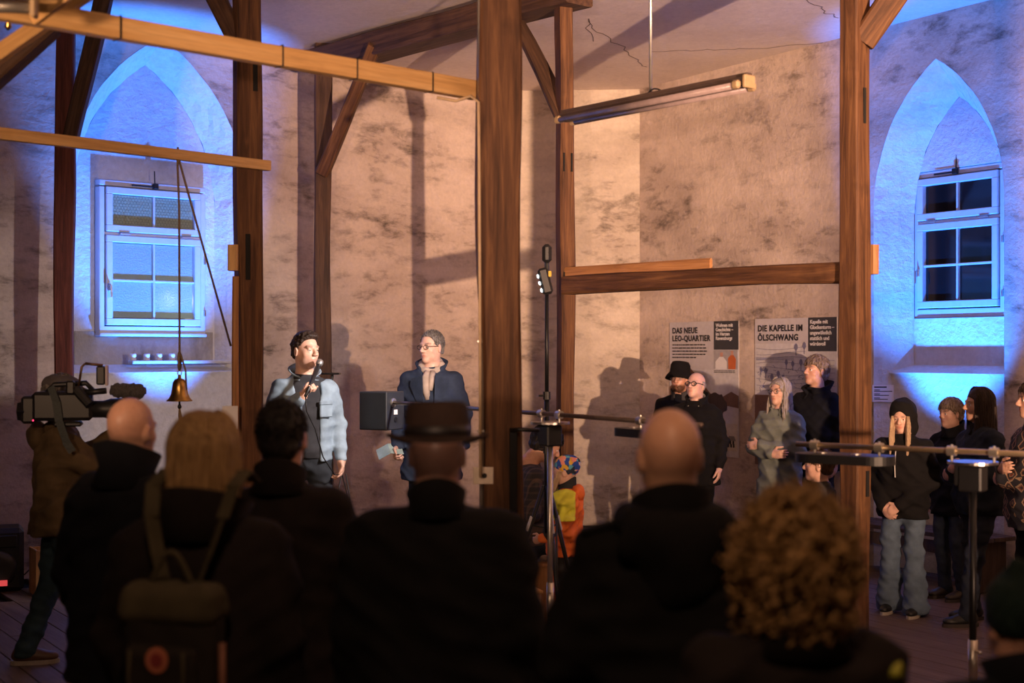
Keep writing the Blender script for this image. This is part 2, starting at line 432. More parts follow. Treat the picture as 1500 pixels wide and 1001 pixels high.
def window(name, fr, h, w0, lower, upper, label_side):
    u0, u1, v0, v1 = h; win = empty(name, fr.M((u0 + u1) / 2, v0, w0), math.atan2(fr.d.y, fr.d.x)); tag(win, kind='structure')
    W, H = u1 - u0, v1 - v0
    I = None
    def bars(nm, x0, x1, z0, z1, t, y, d, mat=M_white, bot=None):
        m = MB(); b = bot or t
        m.box(((x0 + x1) / 2, y, z1 - t / 2), (x1 - x0, d, t), None, .006); m.box(((x0 + x1) / 2, y, z0 + b / 2), (x1 - x0, d, b), None, .006)
        m.box((x0 + t / 2, y, (z0 + z1) / 2), (t, d, z1 - z0 - t - b + .004), None, .006); m.box((x1 - t / 2, y, (z0 + z1) / 2), (t, d, z1 - z0 - t - b + .004), None, .006)
        return m.build(nm, mat, win)
    x0, x1 = -W / 2, W / 2; T = .05
    bars('outer_frame', x0, x1, 0, H, T, -.02, .10, bot=.075)
    zs = H * 0.655
    m = MB(); m.box((0, -.03, zs), (W - 2 * T, .07, .022)); m.build('transom', M_white, win)
    for nm, a0, a1, rows, mt in (('lower_sash', .085, zs - .015, 2, lower), ('upper_sash', zs + .015, H - T - .01, 1, upper)):
        X0, X1 = x0 + T + .008, x1 - T - .008; t = .062
        sash = bars(nm, X0, X1, a0, a1, t, -.055, .07)
        gx0, gx1, gz0, gz1 = X0 + t, X1 - t, a0 + t, a1 - t
        m = MB(); m.box(((gx0 + gx1) / 2, -.055, (gz0 + gz1) / 2), (.02, .045, gz1 - gz0), None, .004); m.build('glazing_bar', M_white, sash)
        if rows == 2:
            m = MB(); m.box(((gx0 + gx1) / 2, -.055, (gz0 + gz1) / 2), (gx1 - gx0, .043, .02), None, .004); m.build('glazing_bar', M_white, sash)
        for i in range(2):
            for j in range(rows):
                pw = (gx1 - gx0) / 2; ph = (gz1 - gz0) / rows
                m = MB(); m.box((gx0 + pw * (i + .5), -.045, gz0 + ph * (j + .5)), (pw - .012, .006, ph - .012)); m.build('pane', mt, sash)
                if nm == 'upper_sash' and label_side == 'wire':
                    # hexagonal wire mesh laid in the glass
                    wm = MB(); s_ = .017; r = 0; z = gz0 + ph * j + .02
                    while z < gz0 + ph * (j + 1) - .02:
                        x = gx0 + pw * i + .02 + (s_ * .87 if r % 2 else 0)
                        while x < gx0 + pw * (i + 1) - .025:
                            for q in (90, 210, 330):
                                a_ = math.radians(q)
                                wm.tube([(x, -.0495, z), (x + s_ * math.cos(a_), -.0495, z + s_ * math.sin(a_))], .0008, 3, False)
                            x += s_ * 1.74
                        z += s_ * 1.5; r += 1
                    tag(wm.build('wire_mesh', M_blackm, sash), kind='stuff')
    # fittings
    hz = .085 + (zs - .1) * .42
    m = MB(); m.box((x0 + T + .03, -.10, hz), (.028, .02, .07), None, .006); m.tube([(x0 + T + .03, -.10, hz + .015), (x0 + T + .03, -.135, hz + .015), (x0 + T + .033, -.14, hz - .09)], .009, 8); m.build('handle', M_steel, win)
    for fx in (-.28, .3): m = MB(); m.box((fx * W, -.095, zs), (.10, .015, .014), None, .003); m.build('hinge', M_steel, win)
    for fz in (.15, .5): m = MB(); m.box((x1 - .012, -.078, fz * H), (.018, .03, .06), None, .004); m.build('hinge', M_steel, win)
    m = MB(); m.box((.0, -.10, H - .03), (.05, .04, .05), None, .006); m.box((-.10, -.10, H - .035), (.26, .015, .015), None, .003); m.tube([(0, -.09, H - .02), (0, -.08, H + .11)], .006, 6); m.build('fanlight_opener', M_blackm, win)
    if label_side == 'wire':
        m = MB(); m.box((0, -.03, .0), (W + .01, .12, .03), None, .006); m.build('window_board', M_white, win)
    return win
window('window_1', FL, hl, WD - .02, M_gfrost, M_gwire, 'wire')
window('window_2', FR, hr, WD + .085, M_gdark, M_gdark, 'dark')
# night street lamp glow behind the frosted window
p = FL.M(FL.hit(262, 440, WD)[0], FL.hit(262, 440, WD)[1], WD + .22)
l = bpy.data.lights.new('street_lamp_light', 'POINT'); l.energy = 2.2; l.color = (1, .95, .82); l.shadow_soft_size = .04
o = bpy.data.objects.new('street_lamp_light', l); COL.objects.link(o); o.location = p

# ------------------------------------------------------------------ timber frame
def timber(name, a, b, w_, d_, roll, mat, label, cat='post', wav=.006, seed=1, cham=.012, group=None, taper=1.0):
    a, b = Vector(a), Vector(b); L_ = (b - a).length; n = max(2, int(L_ / .22)); r = random.Random(seed)
    vs = []; fs = []
    ph = [r.uniform(0, 6) for _ in range(6)]
    for i in range(n + 1):
        z = L_ * i / n; k = 1 + (taper - 1) * i / n
        ox = wav * 1.3 * math.sin(z * 1.3 + ph[0]) + wav * .5 * math.sin(z * 4.1 + ph[1]); oy = wav * math.sin(z * 1.1 + ph[2])
        hx = w_ * k / 2 + wav * .8 * math.sin(z * 2.3 + ph[3]); hy = d_ * k / 2 + wav * .8 * math.sin(z * 1.9 + ph[4]); c = cham + wav * .4 * math.sin(z * 3 + ph[5])
        for (x, y) in ((hx - c, -hy), (hx, -hy + c), (hx, hy - c), (hx - c, hy), (-hx + c, hy), (-hx, hy - c), (-hx, -hy + c), (-hx + c, -hy)):
            vs.append((x + ox + r.uniform(-1, 1) * wav * .15, y + oy + r.uniform(-1, 1) * wav * .15, z))
    for i in range(n):
        for k in range(8): fs.append((i * 8 + k, i * 8 + (k + 1) % 8, (i + 1) * 8 + (k + 1) % 8, (i + 1) * 8 + k))
    fs += [tuple(range(7, -1, -1)), tuple(n * 8 + k for k in range(8))]
    o = MB().add(vs, fs).build(name, mat)
    z = (b - a).normalized(); x = z.cross(Vector((0, 1, 0))) if abs(z.y) < .9 else z.cross(Vector((1, 0, 0)))
    x.normalize(); 
    if abs(z.z) > .9: x = Vector((1, 0, 0)) - z * z.x; x.normalize()
    y = z.cross(x); R = Matrix((x, y, z)).transposed() @ Matrix.Rotation(math.radians(roll), 3, 'Z')
    o.matrix_world = Matrix.Translation(a) @ R.to_4x4()
    return tag(o, label, cat, group)
def mortise(post, x, y, z, sx, sy, sz):
    m = MB(); m.box((x, y, z), (sx, sy, sz)); return m.build('mortise', M_dark, post)  # near-black box on the face; colour stands for the slot's inner shade
def gz(px, D, z): return Vector(((px - 750) / F * D, D, z))
D_M, D_L, D_R, D_B, D_95, D_472 = 7.2, 9.4, 8.84, 10.8, 11.6, 13.2
p_main = timber('timber_post', gz(738, D_M, 0), gz(729, D_M, CEIL), .205, .20, 6, M_oak, 'thick rough-hewn oak post in the middle, right behind the man in the hat', wav=.010, seed=4)
p_left = timber('timber_post', gz(364, D_L, 0), gz(363, D_L, CEIL), .165, .15, 24, M_oak, 'brown oak post between the blue-lit window niche and the man with the microphone', seed=2)
p_right = timber('timber_post', gz(1252, D_R, 0), gz(1252, D_R, CEIL), .15, .14, 42, M_oak, 'oak post standing beside the girl in the black hood', seed=3)
p_back = timber('timber_post', gz(827, D_B, 0), gz(827.5, D_B, CEIL), .115, .11, 24, M_oak, 'slim oak post behind the child in orange and the lamp stand', seed=6)
p_95 = timber('timber_post', gz(95, D_95, 0), gz(95, D_95, CEIL), .15, .13, 10, M_red, 'dark reddish post at the far left behind the cameraman', seed=7)
p_472 = timber('timber_post', gz(473, D_472, 0), gz(473, D_472, CEIL), .155, .14, 10, M_oakd, 'dark slim post against the wall directly behind the man with the microphone', seed=8)
mortise(p_left, -.02, -.0765, 2.52, .03, .012, .30); mortise(p_left, .03, -.0765, 3.72, .03, .012, .22)
mortise(p_right, .0, -.071, 3.42, .022, .012, .22); mortise(p_right, -.0, -.071, 2.30, .022, .012, .22); mortise(p_right, .03, -.071, 1.08, .03, .012, .16)
mortise(p_back, -.03, -.056, 2.42, .016, .012, .16); mortise(p_back, .03, -.056, 3.33, .014, .012, .14); mortise(p_back, -.035, -.056, 3.33, .012, .012, .14); mortise(p_back, .058, .0, 1.45, .012, .03, .16)
TL = 4.60
timber('tie_beam', gz(473, D_472, TL) + Vector((-.1, .14, 0)), gz(827, D_B, TL) + Vector((.1, -.14, 0)), .20, .28, 0, M_oakd, 'heavy dark beam running under the ceiling from the wall to the middle', 'beam', seed=9)
timber('knee_brace', gz(827, D_B, 3.66), Vector((.03, 11.25, 4.5)), .11, .13, 0, M_oakd, 'curved dark knee brace at the top of the slim post in the middle', 'brace', wav=.012, seed=10)
timber('knee_brace', gz(473, D_472 - .08, 3.55), Vector((-1.20, 12.42, 4.58)), .12, .12, 0, M_oak, 'slanting brace from the dark wall post up to the ceiling beam', 'brace', seed=11)
timber('knee_brace', at(1262, 62, D_R), at(1335, -45, D_R - .1), .15, .14, 0, M_oak, 'short brace at the top of the post beside the right window', 'brace', seed=12)
timber('knee_brace', at(352, 66, D_L), at(300, -38, D_L + .2), .13, .13, 0, M_oakd, 'dark brace cut off by the picture top at the left window post', 'brace', seed=13)
timber('knee_brace', at(103, 205, D_95), at(152, -8, D_95 - .25), .12, .12, 0, M_oakd, 'long dark brace leaning off the reddish post across the left niche', 'brace', seed=14)
rail_a, rail_b = at(829, 418, D_B - .03), at(1240, 400, D_R + .05)
timber('rail_beam', rail_a, rail_b, .13, .12, 0, M_oak, 'old brown rail between the slim post and the right post above the posters', 'beam', seed=15)
dv = (rail_b - rail_a).normalized()
timber('loose_plank', rail_a + Vector((0, -.02, .085)), rail_a + dv * 1.42 + Vector((0, -.02, .092)), .03, .10, 90, M_pined, 'lighter plank lying on top of the old brown rail', 'plank', wav=.002, seed=16)
b1a, b1b = at(-60, 1, 5.5), at(697, 133, 7.35)
beam1 = timber('pine_beam', b1a, b1b, .092, .06, 0, M_pine, 'long new pine beam crossing the upper left, fixed to the thick middle post', 'beam', wav=.001, seed=17, cham=.003)
Lb = (b1b - b1a).length
for px in (170, 408, 517, 628):
    k = 0; 
    for t in np.linspace(0, 1, 400):
        q = b1a.lerp(b1b, t)
        if (q.x / q.y * F + 750) >= px: k = t; break
    m = MB(); m.box((0, 0, Lb * k), (.098, .066, .008)); m.build('cable_tie', M_black, beam1)
b2a, b2b = at(-50, 190, 7.85), at(394, 243, 9.26)
timber('pine_beam', b2a, b2b, .066, .05, 0, M_pine, 'lower new pine beam in front of the left window carrying the bell rope', 'beam', wav=.001, seed=18, cham=.003)
timber('pine_plank', at(-25, 95, 6.0), at(128, -12, 6.25), .065, .05, 0, M_pine, 'slanting pine batten passing behind the long beam in the upper left corner', 'plank', wav=.001, seed=19, cham=.003)
timber('pine_plank', at(44, 16, 5.45), at(125, -45, 5.3), .115, .03, 0, M_pine, 'wide pine board ending on the long beam in the upper left corner', 'plank', wav=.001, seed=20, cham=.003)
timber('knee_brace', at(-40, 140, 6.9), at(78, 38, 6.95), .10, .12, 0, M_oakd, 'dark slanting timber in the extreme upper left corner under the pine batten', 'brace', seed=21)
timber('wood_block', at(342, 397, 9.3), at(342, 359, 9.3), .066, .08, 0, M_pine, 'small pine block nailed to the post beside the left window', 'block', wav=.001, seed=22)
timber('wood_block', at(1280, 402, 8.88), at(1280, 359, 8.88), .05, .08, 0, M_pined, 'small pine block on the right edge of the post by the right window', 'block', wav=.001, seed=23)
timber('pine_strip', gz(345, 9.3, .6), at(345, 405, 9.3), .045, .03, 0, M_pined, 'thin lighter strip running down the post below the small block', 'strip', wav=.002, seed=24)
# two added, unseen posts that keep the hall spot off the window niches
for i, (a_, b_) in enumerate((((4.63, 1.7), .21), ((2.55, 2.4), .15))):
    o = timber('shade_post_%d' % (i + 1), (a_[0], a_[1], 0), (a_[0], a_[1], CEIL), b_, b_, 20, M_oak, None, None, seed=30 + i); tag(o, kind='structure')
# conduit and cable on the middle post
cd = empty('cable_conduit', gz(705, D_M - .06, 0), 0, 'thin metal conduit running down the left edge of the thick middle post', 'conduit')
m = MB(); m.tube([(0, 0, .3), (.003, 0, 1.6), (-.006, 0, 3.0), (-.012, 0, 4.7)], .012, 8); m.build('pipe', M_zinc, cd, True)
for z in (1.5, 1.95, 2.45, 3.1, 3.8): m = MB(); m.box((.005, 0, z), (.05, .03, .015), None, .003); m.build('clip', M_zinc, cd)
m = MB(); m.tube([at(640, 143, 7.2), at(668, 148, 7.2), at(690, 141, 7.15), at(701, 150, 7.05), at(702, 240, 7.05), at(703, 420, 7.05), at(704, 700, 7.06)], .008, 6); tag(m.build('loose_cable', plain('beige_cable', (.5, .36, .22), .6), None, True), 'beige cable looping off the end of the long pine beam', 'cable')
hk = empty('iron_hook', at(752, 636, 7.08), 0, 'iron strap with a hook handle on the thick middle post', 'hook')
m = MB(); m.box((0, 0, -.18), (.04, .02, .42), None, .004); m.build('strap', M_blackm, hk)
m = MB(); m.tube([(-.01, -.01, .02), (.03, -.05, .025), (.13, -.05, .02)], .011, 8); m.build('arm', M_blackm, hk, True)

# stage platform under the two speakers
M_stage = wood('stage_boards', (0.05, 0.035, 0.03), (0.08, 0.055, 0.045), (0.11, 0.08, 0.065), 0.6, 6, .5, .2)
sp = empty('stage_platform', (-1.2, 11.3, 0), 0, 'low dark wooden platform under the two men being filmed', 'platform')
m = MB(); m.box((0, 0, .09), (2.1, 3.1, .18), None, .004); m.build('base', M_black, sp)
for i in range(14):
    m = MB(); m.box((0, 0, 0), (.145, .04, 3.1), None, .003); o = m.build('deck_board', M_stage, sp); o.matrix_local = Matrix.Translation((-.975 + .15 * i, 0, .2)) @ Matrix.Rotation(math.radians(90), 4, 'X')
STZ = .22
# ------------------------------------------------------------------ figures: smooth blended volumes turned into one surface
class Field:
    def __init__(s, lo, hi, h, zs=None):
        s.x = np.arange(lo[0], hi[0] + h, h, dtype=np.float32); s.y = np.arange(lo[1], hi[1] + h, h, dtype=np.float32)
        s.z = np.asarray(zs, np.float32) if zs is not None else np.arange(lo[2], hi[2] + h, h, dtype=np.float32)
        s.D = np.full((len(s.x), len(s.y), len(s.z)), 0.5, np.float32)
    def sub(s, lo, hi):
        i = [max(0, int(np.searchsorted(a, l)) - 1) for a, l in zip((s.x, s.y, s.z), lo)]
        j = [min(len(a), int(np.searchsorted(a, h_)) + 1) for a, h_ in zip((s.x, s.y, s.z), hi)]
        sl = tuple(slice(a, b) for a, b in zip(i, j))
        return sl, s.x[sl[0]][:, None, None], s.y[sl[1]][None, :, None], s.z[sl[2]][None, None, :]
    def apply(s, prim, k=.02, op='add'):
        fn, lo, hi = prim; m = k + .03
        sl, X, Y, Z = s.sub([l - m for l in lo], [h_ + m for h_ in hi])
        a = s.D[sl]
        if a.size == 0: return s
        b = fn(X, Y, Z)
        if op == 'cut':
            b = -b; h = np.clip(.5 - .5 * (b - a) / k, 0, 1); s.D[sl] = b + (a - b) * h + k * h * (1 - h) if k > 0 else np.maximum(a, b)
        else:
            h = np.clip(.5 + .5 * (b - a) / k, 0, 1); s.D[sl] = b + (a - b) * h - k * h * (1 - h)
        return s
    def noise(s, amp, freq, seed, n=5):
        r = np.random.RandomState(seed); X, Y, Z = s.x[:, None, None], s.y[None, :, None], s.z[None, None, :]
        acc = 0
        for i in range(n):
            f = freq * (1 + i * .55); d = r.normal(size=3); d /= np.linalg.norm(d); d[2] *= .8
            acc = acc + np.sin((X * d[0] + Y * d[1] + Z * d[2]) * f + r.uniform(0, 6.28) + 1.3 * np.sin((X * d[1] - Y * d[2] + Z * d[0]) * f * .6)) / (1 + i * .6)
        s.D += (amp * acc).astype(np.float32); return s
    def folds(s, amp, freq, seed, n=4):
        """cloth folds: soft ridges running mostly across the limbs"""
        r = np.random.RandomState(seed); X, Y, Z = s.x[:, None, None], s.y[None, :, None], s.z[None, None, :]
        acc = 0
        for i in range(n):
            d = np.array((r.uniform(-.9, .9), r.uniform(-.6, .6), r.uniform(.7, 1.1))); f = freq * (1 + .45 * i)
            warp = 1.6 * np.sin(X * r.uniform(5, 11) + r.uniform(0, 6)) + 1.3 * np.sin(Z * r.uniform(3, 7) + Y * 6 + r.uniform(0, 6))
            acc = acc + (np.abs(np.sin((X * d[0] + Y * d[1] + Z * d[2]) * f * .5 + warp + r.uniform(0, 6))) - .6) / (1 + .5 * i)
        s.D += (amp * acc).astype(np.float32); return s
    def clip(s, fn):
        X, Y, Z = s.x[:, None, None], s.y[None, :, None], s.z[None, None, :]
        s.D = np.maximum(s.D, fn(X, Y, Z).astype(np.float32)); return s
    def mesh(s):
        D = s.D; D[0] = D[-1] = .5; D[:, 0] = D[:, -1] = .5; D[:, :, 0] = D[:, :, -1] = .5
        S = D < 0; c = S[:-1, :-1, :-1].astype(np.int8)
        for q in ((1, 0, 0), (0, 1, 0), (1, 1, 0), (0, 0, 1), (1, 0, 1), (0, 1, 1), (1, 1, 1)):
            c = c + S[q[0]:D.shape[0] - 1 + q[0], q[1]:D.shape[1] - 1 + q[1], q[2]:D.shape[2] - 1 + q[2]]
        I, J, K = np.nonzero((c > 0) & (c < 8)); n = len(I)
        if n == 0: return np.zeros((0, 3)), np.zeros((0, 4), int)
        idx = np.full(c.shape, -1, np.int32); idx[I, J, K] = np.arange(n)
        P = np.zeros((n, 3)); W = np.zeros(n); ax = (s.x, s.y, s.z)
        corners = [(a, b, d) for a in (0, 1) for b in (0, 1) for d in (0, 1)]
        for p in corners:
            for a in range(3):
                if p[a]: continue
                q = list(p); q[a] = 1
                d0 = D[I + p[0], J + p[1], K + p[2]]; d1 = D[I + q[0], J + q[1], K + q[2]]
                mk = (d0 < 0) != (d1 < 0); t = np.where(mk, d0 / np.where(mk, d0 - d1, 1), 0)
                pos = []
                for b, (ii, ar) in enumerate(zip((I, J, K), ax)):
                    v0 = ar[ii + p[b]]; v1 = ar[ii + q[b]]; pos.append(v0 + (v1 - v0) * t)
                P += np.stack(pos, 1) * mk[:, None]; W += mk
        V = P / W[:, None]
        Q = []
        for a in range(3):
            sl0 = [slice(None)] * 3; sl1 = [slice(None)] * 3; sl0[a] = slice(0, -1); sl1[a] = slice(1, None)
            A = S[tuple(sl0)]; B = S[tuple(sl1)]
            e = np.array(np.nonzero(A != B)); b, d = (a + 1) % 3, (a + 2) % 3
            ok = (e[b] > 0) & (e[d] > 0) & (e[b] < c.shape[b]) & (e[d] < c.shape[d]); e = e[:, ok]
            def g(ob, od):
                f = e.copy(); f[b] -= ob; f[d] -= od; return idx[f[0], f[1], f[2]]
            quad = np.stack([g(1, 1), g(0, 1), g(0, 0), g(1, 0)], 1); ins = A[e[0], e[1], e[2]]
            quad[~ins] = quad[~ins][:, ::-1]; Q.append(quad)
        Q = np.concatenate(Q); Q = Q[(Q >= 0).all(1)]
        return V, Q
def v3(p): return np.array(p, float)
def cone(a, b, ra, rb):
    a, b = v3(a), v3(b); d = b - a; L2 = max(1e-9, float(d @ d)); r = max(ra, rb)
    def fn(X, Y, Z):
        t = np.clip(((X - a[0]) * d[0] + (Y - a[1]) * d[1] + (Z - a[2]) * d[2]) / L2, 0, 1)
        return np.sqrt((X - a[0] - t * d[0]) ** 2 + (Y - a[1] - t * d[1]) ** 2 + (Z - a[2] - t * d[2]) ** 2) - (ra + (rb - ra) * t)
    return fn, np.minimum(a, b) - r, np.maximum(a, b) + r
def rot(yaw=0, pitch=0, roll=0):
    """local->parent rotation; yaw>0 turns to the figure's left, pitch>0 looks up, roll>0 tilts to its left shoulder"""
    M = Matrix.Rotation(math.radians(yaw), 3, 'Z') @ Matrix.Rotation(math.radians(pitch), 3, 'X') @ Matrix.Rotation(math.radians(-roll), 3, 'Y')
    return np.array(M)
def ell(c, r, R=None, T=None):
    """ellipsoid; T=(R0, o0, s) puts it into a turned, scaled sub-frame (the head)"""
    c, r = v3(c), v3(r); R = np.eye(3) if R is None else R
    if T is not None: c = T[0] @ (c * T[2]) + T[1]; R = T[0] @ R; r = r * T[2]
    m = float(max(r)); mn = float(min(r))
    def fn(X, Y, Z):
        x, y, z = X - c[0], Y - c[1], Z - c[2]
        k0 = 0; k1 = 0
        for i in range(3):
            q = x * R[0, i] + y * R[1, i] + z * R[2, i]; k0 = k0 + (q / r[i]) ** 2; k1 = k1 + (q / r[i] ** 2) ** 2
        k0 = np.sqrt(k0); k1 = np.sqrt(k1) + 1e-9
        return k0 * (k0 - 1) / k1
    return fn, c - m, c + m
def tcone(a, b, ra, rb, T): return cone(T[0] @ (v3(a) * T[2]) + T[1], T[0] @ (v3(b) * T[2]) + T[1], ra * T[2], rb * T[2])
def rbox(c, h, rd=.01, R=None):
    c, h = v3(c), v3(h); R = np.eye(3) if R is None else R; m = float(np.linalg.norm(h))
    def fn(X, Y, Z):
        x, y, z = X - c[0], Y - c[1], Z - c[2]; q = []
        for i in range(3): q.append(np.abs(x * R[0, i] + y * R[1, i] + z * R[2, i]) - h[i] + rd)
        o = np.sqrt(sum(np.maximum(t, 0) ** 2 for t in q)); return o + np.minimum(np.maximum(np.maximum(q[0], q[1]), q[2]), 0) - rd
    return fn, c - m, c + m
def loft(prof, pw=2.4):
    """stack of super-ellipses (z, rx, ry, cy, cx)"""
    pr = np.array([list(p) + [0] * (5 - len(p)) for p in sorted(prof)], float)
    def fn(X, Y, Z):
        z = np.clip(Z, pr[0, 0], pr[-1, 0]); g = [np.interp(z, pr[:, 0], pr[:, i]).astype(np.float32) for i in (1, 2, 3, 4)]
        k = (np.abs((X - g[3]) / g[0]) ** pw + np.abs((Y - g[2]) / g[1]) ** pw) ** (1 / pw)
        d = (k - 1) * np.minimum(g[0], g[1]) * .95
        return np.maximum(d, np.maximum(pr[0, 0] - Z, Z - pr[-1, 0]))
    rx = max(pr[:, 1] + abs(pr[:, 4])); ry = max(pr[:, 2] + abs(pr[:, 3]))
    return fn, v3((-rx, -ry, pr[0, 0])), v3((rx, ry, pr[-1, 0]))

# ---- skin, hair materials
def skin_mat():
    m, nt, b = new_mat('skin'); b.inputs['Roughness'].default_value = .45
    a = N(nt, 'ShaderNodeVertexColor'); a.layer_name = 'Col'
    f = noise(nt, coords(nt), 60, 3)
    L(nt, mix(nt, a.outputs[0], ramp(nt, f, [(.3, (.86, .82, .82)), (.7, (1, 1, 1))]), .8, 'MULTIPLY'), b.inputs['Base Color'])
    b.inputs['Subsurface Weight'].default_value = 0.08; b.inputs['Subsurface Radius'].default_value = (.02, .008, .004); b.inputs['Subsurface Scale'].default_value = .5
    return m
M_skin = skin_mat()
def hair_mat(name, c1, c2, sz=(60, 60, 7), rough=.5):
    if name in MATS: return MATS[name]
    m, nt, b = new_mat(name); b.inputs['Roughness'].default_value = rough; b.inputs['Specular IOR Level'].default_value = .35
    v = coords(nt, sz); f = noise(nt, v, 1.4, 4, .6, .4)
    L(nt, ramp(nt, f, [(.32, c1), (.68, c2)]), b.inputs['Base Color']); bump(nt, b, f, .8, .015)
    MATS[name] = m; return m
def eye_mat():
    m, nt, b = new_mat('eyeball'); b.inputs['Roughness'].default_value = .15
    tc = N(nt, 'ShaderNodeTexCoord'); sp = N(nt, 'ShaderNodeSeparateXYZ'); L(nt, tc.outputs['Object'], sp.inputs[0])
    L(nt, ramp(nt, sp.outputs[1], [(.0104, (.75, .7, .66)), (.0112, (.06, .035, .02))]), b.inputs['Base Color']); return m
M_eye = eye_mat()
EYE = None
SKIN = (.58, .34, .25)

def hand_prims(w, fd, pn, side, curl, spread=.06, thumb=.6, s=1.0, grip=False):
    """w wrist, fd finger direction, pn palm normal (the way the palm faces); side +1 right hand, -1 left"""
    w = v3(w); fd = v3(fd) / np.linalg.norm(fd); pn = v3(pn); pn = pn - fd * (pn @ fd); pn /= np.linalg.norm(pn)
    tx = np.cross(fd, pn) * side            # towards the thumb
    if side > 0: tx = np.cross(pn, fd) * -1
    else: tx = np.cross(pn, fd)
    P = []; k = s
    pc = w + fd * .045 * k
    P.append((cone(w - fd * .02, w + fd * .02 * k, .026 * k, .027 * k), .02))
    R = np.stack([tx, fd, pn], 1)
    P.append((ell(pc + fd * .008 * k, (.041 * k, .050 * k, .016 * k), R), .015))
    ln = (.070, .078, .073, .058)
    for i in range(4):
        off = (.027 - .018 * i) * k; base = w + fd * (.083 - .004 * abs(i - 1.2)) * k + tx * off; d = fd + tx * spread * (1.3 - i) ; d /= np.linalg.norm(d)
        seg = np.array((.45, .32, .25)) * ln[i] * 1.12 * k; p = base - d * .012; ang = 0; r = (.0095, .0088, .0080, .0068)
        for j in range(3):
            ang += curl * (.75 if j == 0 else 1.0); dd = d * math.cos(ang) + pn * math.sin(ang); q = p + dd * seg[j]
            P.append((cone(p, q, r[j] * k, r[j + 1] * k), .006)); p = q
    p = w + fd * .022 * k + tx * .030 * k + pn * .006 * k; d = tx * .75 + fd * .62 + pn * .25 * thumb; d /= np.linalg.norm(d)
    q = p + d * .038 * k; d2 = fd * .9 + tx * (.35 - .5 * thumb) + pn * .7 * thumb; d2 /= np.linalg.norm(d2); e = q + d2 * .034 * k; f_ = e + (d2 + pn * .2) / np.linalg.norm(d2 + pn * .2) * .022 * k
    P += [(cone(p - d * .015, q, .014 * k, .011 * k), .012), (cone(q, e, .0105 * k, .0095 * k), .005), (cone(e, f_, .0095 * k, .007 * k), .005)]
    return P

